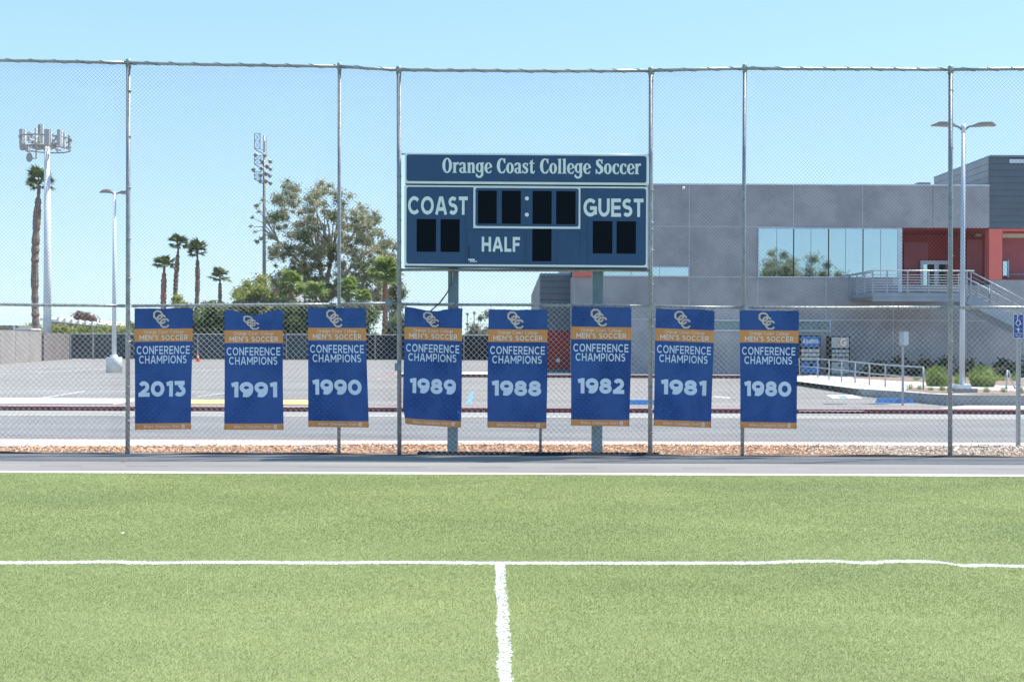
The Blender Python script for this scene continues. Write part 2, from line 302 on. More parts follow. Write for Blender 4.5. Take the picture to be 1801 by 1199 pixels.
# ------------------------------------------------------------------ object helpers
ORG = {}
def org(o): return ORG.get(o.name, Vector((0, 0, 0))) if o else Vector((0, 0, 0))
def tag(o, label=None, cat=None, group=None, kind=None):
    if label: o['label'] = label
    if cat: o['category'] = cat
    if group: o['group'] = group
    if kind: o['kind'] = kind
    return o
def thing(name, loc, label, cat, group=None):
    o = bpy.data.objects.new(name, None); COL.objects.link(o); o.location = loc; o.empty_display_size = .2
    ORG[o.name] = Vector(loc); return tag(o, label, cat, group)
class MB:
    def __init__(s): s.v = []; s.f = []
    def add(s, vs, fs):
        k = len(s.v); s.v += [tuple(v) for v in vs]; s.f += [tuple(i + k for i in f) for f in fs]; return s
    def box(s, x0, x1, y0, y1, z0, z1):
        return s.add([(x0,y0,z0),(x1,y0,z0),(x1,y1,z0),(x0,y1,z0),(x0,y0,z1),(x1,y0,z1),(x1,y1,z1),(x0,y1,z1)],
                     [(0,3,2,1),(4,5,6,7),(0,1,5,4),(1,2,6,5),(2,3,7,6),(3,0,4,7)])
    def quad(s, a, b, c, d): return s.add([a, b, c, d], [(0, 1, 2, 3)])
    def prism(s, pts, y0, y1):           # pts = (x,z) outline counter-clockwise seen from -y
        n = len(pts)
        return s.add([(x, y0, z) for x, z in pts] + [(x, y1, z) for x, z in pts],
                     [tuple(range(n)), tuple(range(2 * n - 1, n - 1, -1))] + [(i, i + n, (i + 1) % n + n, (i + 1) % n) for i in range(n)])
    def slab(s, pts, z0, z1):            # pts = (x,y) outline counter-clockwise from above
        n = len(pts)
        return s.add([(x, y, z1) for x, y in pts] + [(x, y, z0) for x, y in pts],
                     [tuple(range(n)), tuple(range(2 * n - 1, n - 1, -1))] + [(i, i + n, (i + 1) % n + n, (i + 1) % n) for i in range(n)])
    def tube(s, pts, r, n=8, cap=True):
        pts = [Vector(p) for p in pts]; rs = r if isinstance(r, (list, tuple)) else [r] * len(pts)
        vs = []; fs = []
        for i, p in enumerate(pts):
            t = (pts[min(i + 1, len(pts) - 1)] - pts[max(i - 1, 0)]).normalized()
            a = Vector((0, 0, 1)) if abs(t.z) < .9 else Vector((1, 0, 0))
            u = t.cross(a).normalized(); w = t.cross(u)
            for j in range(n):
                q = 2 * math.pi * j / n + math.pi / n
                vs.append(p + (u * math.cos(q) + w * math.sin(q)) * rs[i])
        for i in range(len(pts) - 1):
            for j in range(n):
                fs.append((i*n+j, (i+1)*n+j, (i+1)*n+(j+1) % n, i*n+(j+1) % n))
        if cap: fs += [tuple(range(n)), tuple(range(len(vs)-1, len(vs)-n-1, -1))]
        return s.add(vs, fs)
    def build(s, name, m, parent=None, smooth=False, label=None, kind=None, mats=None, fm=None):
        me = bpy.data.meshes.new(name); o0 = org(parent)
        me.from_pydata([(x - o0.x, y - o0.y, z - o0.z) for x, y, z in s.v], [], s.f)
        me.materials.append(m)
        if mats:
            for q in mats: me.materials.append(q)
            me.polygons.foreach_set('material_index', fm)
        if smooth: me.polygons.foreach_set('use_smooth', [True] * len(me.polygons))
        me.update()
        o = bpy.data.objects.new(name, me); COL.objects.link(o)
        if parent: o.parent = parent; ORG[o.name] = o0
        if label: o['label'] = label
        if kind: o['kind'] = kind
        return o
def np_mesh(name, V, n_per, m, parent=None, kind=None):
    """V (N*n_per,3) array, every n_per vertices one face"""
    me = bpy.data.meshes.new(name); N = len(V) // n_per; o0 = org(parent)
    V = (V - np.array(o0)[None]).astype(np.float32)
    me.vertices.add(len(V)); me.vertices.foreach_set('co', V.ravel())
    me.loops.add(len(V)); me.loops.foreach_set('vertex_index', np.arange(len(V), dtype=np.int32))
    me.polygons.add(N); me.polygons.foreach_set('loop_start', np.arange(0, len(V), n_per, dtype=np.int32))
    me.materials.append(m); me.update(calc_edges=True); me.validate()
    o = bpy.data.objects.new(name, me); COL.objects.link(o)
    if parent: o.parent = parent; ORG[o.name] = o0
    if kind: o['kind'] = kind
    return o
def link_copy(o, parent, loc=None, rot=None, scale=None):
    c = o.copy(); COL.objects.link(c); c.parent = parent; ORG[c.name] = org(parent)
    if loc is not None: c.location = loc
    if rot is not None: c.rotation_euler = rot
    if scale is not None: c.scale = scale
    return c

# ------------------------------------------------------------------ stroke lettering
def arc(cx, cy, rx, ry, a0, a1, n=None):
    n = n or max(3, int(abs(a1 - a0) / 15)); return [(cx + rx * math.cos(math.radians(a0 + (a1 - a0) * i / n)), cy + ry * math.sin(math.radians(a0 + (a1 - a0) * i / n))) for i in range(n + 1)]
EL = lambda cx=.5, cy=.5, rx=.5, ry=.5: ('o', arc(cx, cy, rx, ry, 0, 360, 28))
l_ = lambda *p: ('l', list(p))
c_ = lambda p: ('c', p)
XH = .70
GL = {
 'O': (.98, [EL()]), '0': (.96, [EL()]), 'C': (.90, [c_(arc(.55, .5, .55, .5, 42, 318))]),
 'G': (.94, [c_(arc(.52, .5, .52, .5, 42, 345)), l_((1.0, .42), (1.0, .14)), l_((.62, .46), (1.0, .46))]),
 'N': (.84, [l_((0, 0), (0, 1)), l_((1, 0), (1, 1)), c_([(0.02, .98), (.98, .02)])]),
 'M': (1.0, [l_((0, 0), (0, 1)), l_((1, 0), (1, 1)), c_([(0.0, 1.04), (.5, .28)]), c_([(1.0, 1.04), (.5, .28)])]),
 'W': (1.2, [c_([(0, 1.08), (.27, -.08)]), c_([(.5, 1.0), (.25, -.08)]), c_([(.5, 1.0), (.75, -.08)]), c_([(1, 1.08), (.73, -.08)])]),
 'F': (.64, [l_((0, 0), (0, 1)), l_((0, 1), (.95, 1)), l_((0, .5), (.85, .5))]),
 'E': (.68, [l_((0, 0), (0, 1)), l_((0, 1), (1, 1)), l_((0, .5), (.92, .5)), l_((0, 0), (1, 0))]),
 'L': (.60, [l_((0, 0), (0, 1)), l_((0, 0), (1, 0))]), 'T': (.68, [l_((.5, 0), (.5, 1)), l_((0, 1), (1, 1))]),
 'I': (.2, [l_((.5, 0), (.5, 1))]), 'H': (.80, [l_((0, 0), (0, 1)), l_((1, 0), (1, 1)), l_((0, .5), (1, .5))]),
 'A': (.92, [c_([(.0, -.12), (.36, .88), (.43, 1.08)]), c_([(1.0, -.12), (.64, .88), (.57, 1.08)]), c_([(.14, .26), (.86, .26)]), c_([(.36, 1.0), (.64, 1.0)])]),
 'P': (.72, [l_((0, 0), (0, 1)), c_([(0, 1), (.55, 1)] + arc(.58, .70, .42, .30, 85, -85, 8) + [(.55, .40), (0, .40)])]),
 'R': (.76, [l_((0, 0), (0, 1)), c_([(0, 1), (.55, 1)] + arc(.58, .72, .40, .28, 85, -85, 8) + [(.55, .44), (0, .44)]), c_([(.5, .44), (1.02, -.08)])]),
 'S': (.70, [c_(arc(.5, .76, .48, .24, 35, 258, 12) + arc(.5, .26, .50, .26, 80, -145, 12))]),
 'U': (.80, [l_((0, .42), (0, 1)), l_((1, .42), (1, 1)), c_(arc(.5, .42, .5, .42, 180, 360, 12))]),
 'B': (.72, [l_((0, 0), (0, 1)), c_([(0, 1), (.5, 1)] + arc(.5, .77, .4, .23, 85, -85, 8) + [(0, .54)]), c_([(0, .5), (.55, .5)] + arc(.55, .25, .45, .25, 85, -85, 8) + [(0, 0)])]),
 '1': (.52, [l_((1, 0), (1, 1)), c_([(-.25, .90), (1, 1.0)])]),
 '2': (.80, [c_(arc(.48, .68, .46, .32, 155, -25, 10) + [(.8, .45), (.05, .03)]), l_((.02, 0), (1, 0))]),
 '3': (.82, [l_((.05, 1), (.85, 1)), c_([(.95, 1.05), (.42, .60)]), c_(arc(.46, .30, .54, .31, 80, -145, 14))]),
 '8': (.86, [EL(.5, .77, .42, .23), EL(.5, .27, .5, .27)]),
 '9': (.88, [EL(.5, .68, .5, .32), c_([(1, .68)] + arc(.45, .52, .55, .52, 5, -85, 8) + [(.14, .05)])]),
 '4': (.8, [l_((.78, 0), (.78, 1)), c_([(.72, 1), (0, .3), (1, .3)])]),
 "'": (.22, [l_((.5, .82), (.5, 1))]), ' ': (.38, []), ':': (.3, []),
 'r': (.42, [l_((0, 0), (0, XH)), c_(arc(.9, .2, .85, .5, 165, 85, 5))]),
 'a': (.62, [EL(.46, .33, .46, .33), l_((1, 0), (1, XH - .02))]), 'o': (.66, [EL(.5, .35, .5, .35)]),
 'e': (.64, [c_([(0.03, .36), (.98, .36)] + arc(.5, .35, .5, .35, 5, 318, 18))]),
 'n': (.60, [l_((0, 0), (0, XH)), c_(arc(.5, .42, .5, .28, 170, 0, 8) + [(1, -.08)])]),
 'm': (.92, [l_((0, 0), (0, XH)), c_(arc(.25, .46, .25, .24, 170, 0, 7) + [(.5, -.08)]), c_(arc(.75, .46, .25, .24, 170, 0, 7) + [(1, -.08)])]),
 'h': (.60, [l_((0, 0), (0, 1.02)), c_(arc(.5, .42, .5, .28, 170, 0, 8) + [(1, -.08)])]),
 'u': (.60, [l_((1, 0), (1, XH)), c_([(0, XH + .05)] + arc(.5, .3, .5, .30, 180, 350, 8))]),
 'g': (.64, [EL(.46, .35, .46, .35), c_([(1, .74), (1, -.05)] + arc(.5, -.05, .5, .25, 0, -150, 8))]),
 'p': (.66, [EL(.54, .35, .46, .35), l_((0, -.3), (0, XH))]), 'q': (.66, [EL(.46, .35, .46, .35), l_((1, -.3), (1, XH))]),
 's': (.50, [c_(arc(.5, .53, .45, .17, 35, 258, 9) + arc(.5, .18, .48, .18, 80, -145, 9))]),
 't': (.42, [c_([(.4, .95), (.4, .2)] + arc(.75, .18, .35, .18, 190, 290, 4)), l_((0, .68), (.9, .68))]),
 'l': (.16, [l_((.5, 0), (.5, 1.02))]), 'i': (.16, [l_((.5, 0), (.5, XH)), l_((.5, .98), (.5, 1.0))]),
 'f': (.40, [c_([(.4, -.08), (.4, .8)] + arc(.8, .8, .4, .2, 175, 95, 4)), l_((0, .66), (.9, .66))]),
}
def ribbon(pts, hw, closed=False):
    """strip of quads around a polyline, returns verts, faces (2-D)"""
    P2 = [Vector(p).to_2d() if len(p) == 3 else Vector(p) for p in pts]
    if closed: P2 = P2[:-1]
    n = len(P2); vs = []
    for i, p in enumerate(P2):
        a = P2[(i - 1) % n] if (closed or i > 0) else None; b = P2[(i + 1) % n] if (closed or i < n - 1) else None
        d0 = (p - a).normalized() if a is not None else None; d1 = (b - p).normalized() if b is not None else None
        if d0 is None: nrm = Vector((-d1.y, d1.x)); k = 1
        elif d1 is None: nrm = Vector((-d0.y, d0.x)); k = 1
        else:
            t = d0 + d1
            t = t.normalized() if t.length > 1e-6 else Vector((-d0.y, d0.x))
            nrm = Vector((-t.y, t.x)); k = 1 / max(.38, abs(nrm.dot(Vector((-d0.y, d0.x)))))
        w = hw[i] if isinstance(hw, list) else hw
        vs += [p + nrm * w * k, p - nrm * w * k]
    fs = []; m = n if closed else n - 1
    for i in range(m):
        j = (i + 1) % n; fs.append((2*i, 2*i+1, 2*j+1, 2*j))
    return vs, fs
def lettering(text, w, gap=.14):
    """list of (verts2d, faces) in em units (cap height 1); returns comps, total width"""
    x = 0; comps = []
    for ch in text:
        gw, st = GL[ch]; gw = max(gw, w)
        X = lambda p: (x + w / 2 + p[0] * (gw - w), w / 2 + p[1] * (1 - w)) if ch not in 'Il\'i' else (x + gw / 2, w / 2 + p[1] * (1 - w))
        for kind, pts in st:
            q = [Vector(X(p)) for p in pts]
            if kind == 'l':
                d = (q[1] - q[0]); d = d.normalized() if d.length > 1e-6 else Vector((0, 1))
                q = [q[0] - d * w / 2, q[1] + d * w / 2]
            dq = [q[0]]
            for a_, b_ in zip(q[:-1], q[1:]):
                k_ = max(1, int((b_ - a_).length / .14 + .5)); dq += [a_.lerp(b_, j_ / k_) for j_ in range(1, k_ + 1)]
            comps.append(ribbon(dq, w / 2, kind == 'o'))
        x += gw + gap
    return comps, x - gap
def put_text(mb, text, fn, u0, u1, v0, v1, w=.16, gap=.14, layer=.0003, norm=None):
    """fn(u,v,lift)->world; u0..u1 the text width, v0 baseline, v1 cap top"""
    comps, tw = lettering(text, w, gap)
    for i, (vs, fs) in enumerate(comps):
        mb.add([fn(u0 + v[0] / tw * (u1 - u0), v0 + v[1] * (v1 - v0), layer * (i % 5)) for v in vs], fs)
    return mb

# heavy condensed serif for the header
def ring(cx, cy, ax, ay, bx, by, a0=0, a1=360, dx=0, n=26):
    vs = []; fs = []
    for i in range(n + 1):
        a = math.radians(a0 + (a1 - a0) * i / n); c, s = math.cos(a), math.sin(a)
        vs += [(cx + ax * c, cy + ay * s), (cx + dx + bx * c, cy + by * s)]
    for i in range(n): fs.append((2*i, 2*i+1, 2*i+3, 2*i+2))
    return vs, fs
def pg(*p): return list(p), [tuple(range(len(p)))]
def bxs(x0, y0, x1, y1): return pg((x0, y0), (x1, y0), (x1, y1), (x0, y1))
def spine(pts, ws): return ribbon(pts, [w / 2 for w in ws])
x_ = .72
def serifs(ch):
    if ch == 'O': return .62, [ring(.31, .5, .31, .52, .12, .43)]
    if ch == 'o': return .50, [ring(.25, .35, .25, .37, .075, .30)]
    if ch == 'C': return .56, [ring(.31, .5, .31, .52, .13, .43, 62, 300, .02), pg((.40, .86), (.50, .66), (.54, .66), (.54, 1.0), (.47, 1.0)), spine([(.38, .03), (.47, .10), (.545, .30)], [.13, .10, .03])]
    if ch == 'c': return .44, [ring(.25, .35, .25, .37, .09, .30, 60, 300, .02), pg((.29, .62), (.37, .46), (.43, .50), (.43, .68), (.36, .70)), spine([(.30, .02), (.38, .07), (.43, .20)], [.11, .09, .03])]
    if ch == 'e': return .46, [ring(.25, .35, .25, .37, .085, .30, 5, 300, .01), pg((.12, .30), (.14, .24), (.50, .42), (.48, .48)), spine([(.31, .02), (.39, .07), (.44, .20)], [.11, .09, .03])]
    if ch == 'r': return .40, [bxs(.06, 0, .22, .70), bxs(0, 0, .27, .05), pg((0, .62), (.22, .70), (.22, .72), (0, .68)), spine([(.20, .50), (.27, .64), (.40, .66)], [.05, .12, .17])]
    if ch == 'a': return .47, [bxs(.25, .06, .41, .56), pg((.41, 0), (.48, .03), (.48, .06), (.41, .12), (.36, .05)), ring(.20, .18, .20, .20, .06, .12, 60, 330), spine([(.06, .52), (.08, .63), (.20, .69), (.31, .64), (.33, .54)], [.14, .12, .09, .14, .16]), bxs(.33, 0, .45, .06)]
    if ch == 'n': return .53, [bxs(.05, 0, .21, .70), bxs(0, 0, .25, .05), pg((0, .62), (.21, .70), (.21, .72), (0, .68)), bxs(.32, 0, .48, .56), bxs(.29, 0, .53, .05), spine([(.19, .56), (.27, .65), (.36, .65), (.40, .54)], [.05, .10, .14, .16])]
    if ch == 'l': return .27, [bxs(.06, 0, .22, 1.0), bxs(0, 0, .28, .05), pg((0, .93), (.22, 1.0), (.22, 1.03), (0, .98))]
    if ch == 't': return .37, [bxs(.08, .15, .24, .86), pg((.08, .72), (.24, .86), (.24, .98)), bxs(0, .65, .35, .72), spine([(.16, .18), (.18, .07), (.26, .03), (.33, .08), (.36, .20)], [.16, .15, .12, .08, .03])]
    if ch == 's': return .40, [spine([(.34, .48), (.31, .62), (.20, .68), (.09, .60), (.10, .47), (.21, .37), (.31, .26), (.30, .10), (.18, .02), (.08, .07), (.03, .22)], [.03, .08, .09, .12, .15, .18, .15, .13, .09, .07, .03]), bxs(.31, .48, .36, .70), bxs(.01, 0, .06, .22)]
    if ch == 'S': return .50, [spine([(.41, .68), (.37, .88), (.25, .96), (.11, .86), (.12, .68), (.25, .54), (.39, .38), (.39, .16), (.24, .03), (.11, .09), (.04, .32)], [.04, .09, .10, .15, .19, .23, .20, .17, .11, .09, .04]), bxs(.38, .68, .44, 1.0), bxs(.01, 0, .07, .32)]
    if ch == 'g': return .52, [ring(.23, .38, .23, .33, .075, .26), bxs(.33, .0, .48, .70), pg((.30, .64), (.52, .66), (.52, .72), (.34, .72)), spine([(.405, .02), (.40, -.14), (.30, -.26), (.16, -.27), (.06, -.18), (.03, -.05)], [.15, .16, .13, .12, .14, .06])]
    return .30, []
def put_serif(mb, text, fn, x0, x1, z0, z1, y):
    x = 0; comps = []
    for ch in text:
        w, cs = serifs(ch)
        for vs, fs in cs: comps.append(([(v[0] + x, v[1]) for v in vs], fs))
        x += w + (.03 if ch != ' ' else 0)
    for i, (vs, fs) in enumerate(comps):
        mb.add([fn(x0 + v[0] / x * (x1 - x0), z0 + v[1] * (z1 - z0), y - .0004 * (i % 7)) for v in vs], fs)

# ================================================================== THE SETTING
def sheet(name, pts, z0, z1, m, kind='structure', label=None):
    o = MB().slab(pts, z0, z1).build(name, m); o['kind'] = kind
    if label: o['label'] = label
    return o
def rect(x0, x1, y0, y1): return [(x0, y0), (x1, y0), (x1, y1), (x0, y1)]
sheet('ground', rect(-1500, 1500, -1500, 1500), -1.0, -.30, M['far'])
sheet('turf', rect(-45, 45, -60, 14.31), -.29, 0.0, M['turf'])
sheet('running_track', rect(-45, 45, 14.31, 16.86), -.29, -.002, M['track'])
sheet('track_edge_line', rect(-45, 45, 14.315, 14.49), -.0015, .004, M['white'])
seam = []
xs = [-12 + i * .6 for i in range(41)]
lo = [(x, 15.12 + .012 * math.sin(x * 1.3) + .008 * math.sin(x * 4.1)) for x in xs]
mb = MB()
for i in range(len(xs) - 1):
    if rnd.random() < .22: continue
    a, b = lo[i], lo[i + 1]; w = rnd.choice((.008, .013, .02))
    mb.quad((a[0], a[1], .002), (b[0], b[1], .002), (b[0], b[1] + w, .002), (a[0], a[1] + w, .002))
mb.build('pavement_seam', mat('asphalt seam', (.13, .13, .135), .9), kind='structure')
sheet('mulch_bed', rect(-45, 45, 16.86, 18.6), -.29, -.004, M['soil'])
kfront = [(-45, 17.55), (-9, 17.7), (-5.2, 17.85), (-2.5, 18.25), (0, 18.4), (4, 18.38), (9, 18.42), (45, 18.5)]
sheet('kerb', kfront + [(45, 19.12), (-45, 18.95)], -.28, .012, M['concrete'])
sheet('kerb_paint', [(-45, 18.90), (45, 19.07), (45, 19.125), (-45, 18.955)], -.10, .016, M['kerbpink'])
sheet('road', rect(-150, 150, 18.9, 27.1), -.29, -.15, M['road'])
sheet('gutter', rect(-150, 150, 27.1, 29.0), -.29, -.148, asphalt_mat('gutter concrete', (.29, .285, .275), False, .4))
sheet('gutter_seam', rect(-150, 150, 27.06, 27.16), -.149, -.144, M['lineyellow'])
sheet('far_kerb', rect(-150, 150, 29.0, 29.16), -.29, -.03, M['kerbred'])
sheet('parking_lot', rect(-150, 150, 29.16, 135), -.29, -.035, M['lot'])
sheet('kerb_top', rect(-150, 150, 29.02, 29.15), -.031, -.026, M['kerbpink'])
# white and yellow painted islands behind the far kerb
sheet('painted_island', [(-150, 30.0), (PX(222, 31), 30.0), (PX(238, 31.4), 31.3), (PX(226, 32), 32.5), (-150, 32.5)], -.034, -.005, M['white'])
sheet('warning_strip', rect(PX(312, 31), PX(600, 31), 30.1, 32.2), -.034, -.012, M['yellow'])
# right pavement in front of the planter wall
sheet('pavement', [(PX(1640, 29.5), 29.17), (60, 29.17), (60, 30.75), (PX(1700, 30.7), 30.75)], -.034, -.012, M['concrete'])

def stripe(name, a, b, w, m, z=-.031):
    p, q = G(a[0], a[1], z), G(b[0], b[1], z); d = (q - p); n = Vector((-d.y, d.x, 0)).normalized() * w / 2
    return MB().quad(p - n, q - n, q + n, p + n).build(name, m, kind='structure')
for a, b, w, m in [((50, 686.7), (120, 687), .13, 'linewhite'), ((170, 687.2), (365, 688), .13, 'linewhite'), ((70, 700), (150, 687.5), .10, 'linewhite'),
                   ((345, 697), (440, 686), .09, 'linewhite'), ((0, 658), (190, 648), .14, 'linewhite'), ((-40, 650), (160, 643), .14, 'linewhite'), ((20, 671), (240, 668), .1, 'linewhite'),
                   ((340, 652), (400, 649), .14, 'linewhite'), ((495, 655), (542, 654), .12, 'linewhite'), ((800, 640.5), (862, 641), .16, 'linewhite'),
                   ((664, 667), (700, 654.5), .14, 'kerbpink'), ((666, 666), (696, 655.5), .05, 'white'), ((560, 689.3), (860, 690), .10, 'lineyellow'),
                   ((960, 695.5), (1006, 695.5), .10, 'linewhite'), ((1256, 697), (1286, 699.5), .30, 'linewhite'), ((1256, 711), (1300, 711.3), .08, 'linewhite'),
                   ((646, 651), (700, 651), .12, 'linewhite'), ((1100, 676), (1160, 676), .1, 'linewhite'), ((400, 668), (560, 668), .10, 'linewhite'),
                   ((1405, 722), (1520, 722.3), .10, 'linewhite')]:
    stripe('parking_line', a, b, w, M[m])
def gquad(name, pts, m, z=-.030):
    return MB().add([G(x, y, z) for x, y in pts], [(0, 1, 2, 3)]).build(name, M[m], kind='structure')
gquad('parking_line', [(819, 711), (829, 711), (834, 688), (828, 688)], 'lineblue')
gquad('wheelchair_marking', [(1466, 700.5), (1518, 700.5), (1500, 694.6), (1453, 694.6)], 'white')
gquad('wheelchair_marking', [(1478, 699.8), (1493, 699.8), (1485, 695.6), (1471, 695.6)], 'lineblue', -.026)

# mulch chips
def chips():
    N = 52000
    x = rng.uniform(-13, 13, N); y = rng.uniform(16.9, 18.5, N)
    kf = np.interp(x, [p[0] for p in kfront], [p[1] for p in kfront])
    k = y < kf + .03; x, y = x[k], y[k]; N = len(x)
    L = rng.uniform(.008, .026, N); Wd = L * rng.uniform(.3, .6, N); th = rng.uniform(0, math.pi, N); tl = rng.normal(0, .35, N); rl = rng.normal(0, .35, N)
    z = rng.uniform(.0, .022, N) + .012 * np.sin(x * 2.1) * np.sin(y * 5)
    u = np.stack([np.cos(th) * np.cos(tl), np.sin(th) * np.cos(tl), np.sin(tl)], 1) * L[:, None]
    v = np.stack([-np.sin(th) * np.cos(rl), np.cos(th) * np.cos(rl), np.sin(rl)], 1) * Wd[:, None]
    c = np.stack([x, y, z + .012], 1)
    V = np.stack([c - u - v * .6, c + u * .8 - v, c + u + v * .7, c - u * .9 + v], 1).reshape(-1, 3)
    return np_mesh('mulch_chips', V, 4, M['chips'], kind='stuff')
tag(chips(), 'orange brown bark chips under the tall fence', 'mulch')

# turf blades
def blades():
    parts = []
    for (y0, y1, dens, wd, hh) in [(5.0, 7.0, 17000, .0013, .013), (7.0, 9.5, 12000, .0017, .014), (9.5, 14.315, 6500, .0025, .015)]:
        hx0, hx1 = y0 * 900 / F + 2.6, y1 * 900 / F + 2.6
        N = int(dens * (y1 - y0) * (hx0 + hx1))
        y = rng.uniform(y0, y1, N); x = rng.uniform(-1, 1, N) * (y * 905 / F + 2.6)
        parts.append((x, y, np.full(N, wd), np.full(N, hh)))
    x = np.concatenate([p[0] for p in parts]); y = np.concatenate([p[1] for p in parts]); w = np.concatenate([p[2] for p in parts]); h = np.concatenate([p[3] for p in parts])
    N = len(x); h = h * rng.uniform(.5, 1.15, N)
    # matted in drifts: lean direction varies smoothly
    ph = 1.0 * np.sin(.9 * x + .5 * y) + .8 * np.sin(.7 * y - .4 * x + 1) + rng.normal(0, 1.9, N)
    ln = h * np.clip(rng.normal(1.0, .45, N), .1, 2.2)
    lx, ly = np.cos(ph) * ln, np.sin(ph) * ln
    fa = rng.uniform(0, math.pi, N); wx, wy = np.cos(fa) * w, np.sin(fa) * w
    z = np.zeros(N)
    V = np.stack([np.stack([x - wx, y - wy, z], 1), np.stack([x + wx, y + wy, z], 1), np.stack([x + lx, y + ly, h], 1)], 1).reshape(-1, 3)
    return np_mesh('turf_blades', V, 3, M['blades'], kind='stuff')
tag(blades(), 'short green artificial turf with white field lines', 'turf')

g_ = G(213, 938, .01)
tag(MB().quad(g_, g_ + Vector((.022, .004, .006)), g_ + Vector((.026, .016, .012)), g_ + Vector((.002, .014, .008))).build('paper_scrap', M['white']), 'tiny white scrap of paper lying on the turf at left', 'paper scrap')

# ================================================================== TALL CHAIN LINK FENCE
DF = 16.8
fence = thing('chain_link_fence', (PX(226, DF), DF, 0), 'tall galvanised chain link fence across the picture carrying the banners', 'fence')
PTOP = [(-160, 101), (226, 109), (597, 115), (701.5, 121), (1145, 123), (1310, 119), (1672, 121), (2040, 118)]
MID = [(-160, 534), (226, 538), (597, 535.3), (690, 533.6), (701.5, 534.8), (790, 535.6), (1145, 538.5), (1310, 541), (1672, 541), (2040, 541)]
POSTS = [(-160, 101, 3.6, 0), (226, 108, 3.9, -1.5), (597, 114.5, 3.1, -1), (701.5, 120.5, 3.9, 1), (1145, 122.5, 4.0, -1.5), (1310, 117, 3.4, -4.5), (1672, 120, 3.9, -1), (2040, 118, 3.6, 0)]
def itp(tab, px): return float(np.interp(px, [a for a, b in tab], [b for a, b in tab]))
for px, py, r, lean in POSTS:
    rr = r * DF / F
    t = P(px, py, DF); b = P(px + lean, 800, DF); b.z = -.05
    MB().tube([b, b.lerp(t, .5), t], rr, 14).build('post', M['galv'], fence, True)
    if 0 < px < 1800:
        MB().tube([t - Vector((0, 0, .09)), t + Vector((0, 0, .025)), t + Vector((0, 0, .04))], [rr * 1.25, rr * 1.25, rr * .5], 12).build('post_cap', M['galv'], fence, True)
b = P(950.5, 800, DF); b.z = -.05
MB().tube([b, P(951, 539, DF)], 2.6 * DF / F, 12).build('post', M['galv'], fence, True)
def rail(name, tab, x0, x1, r, y=DF, m='galv'):
    pts = [P(x, itp(tab, x), y) for x in np.linspace(x0, x1, max(3, int((x1 - x0) / 60)))]
    for i, p in enumerate(pts[1:-1]): p.z += rnd.uniform(-.004, .004)
    return MB().tube(pts, r * DF / F, 10).build(name, M[m], fence, True)
TOPR = [(-160, 102), (0, 106), (226, 111), (597, 117), (701.5, 123), (965, 125.5), (1145, 124.5), (1310, 120.5), (1672, 122.5), (1801, 121.5), (2040, 119)]
bays = [-160, 226, 597, 701.5, 1145, 1310, 1672, 2040]
for a, b in zip(bays[:-1], bays[1:]):
    rail('top_rail', TOPR, a, b, 2.9, DF - .01)
    if a == 597: rail('mid_rail', MID, a, 684, 2.6, DF - .012)
    elif a == 701.5:
        rail('mid_rail', MID, a, 800, 2.6, DF - .012); rail('mid_rail', MID, 800, b, 2.4, DF - .012)
    else: rail('mid_rail', MID, a + 6, b - 6, 2.6, DF - .012)
    # lacing wire wound round the top rail
    pts = []; pitch = 41.0; n = 10
    k0, k1 = a, b
    N = int((k1 - k0) / pitch * n)
    for i in range(N):
        px = k0 + i * pitch / n; th = 2 * math.pi * (px / pitch); c = P(px, itp(TOPR, px), DF - .01); rr = 3.35 * DF / F
        pts.append(c + Vector((0, rr * math.cos(th), rr * math.sin(th))))
    MB().tube(pts, .0035, 5, False).build('lacing_wire', M['tie'], fence, True)
    # lacing ties along the mid rail
    mb = MB(); px = a + 14
    while px < b - 12:
        c = P(px, itp(MID, px), DF - .012); s = rnd.uniform(-.012, .012)
        mb.tube([c + Vector((s, -.026, .024)), c + Vector((0, -.032, 0)), c + Vector((-s, -.026, -.024))], .0028, 4)
        px += rnd.uniform(15, 21)
    mb.build('rail_tie', M['tie'], fence, kind='stuff')
BR = [(701.5, 474.5), (1145, 475.5)]
rail('board_rail', BR, 706, 1141, 2.6, DF - .005); rail('board_rail', [(706, 271), (1141, 273)], 706, 1141, 1.5, DF + .01)

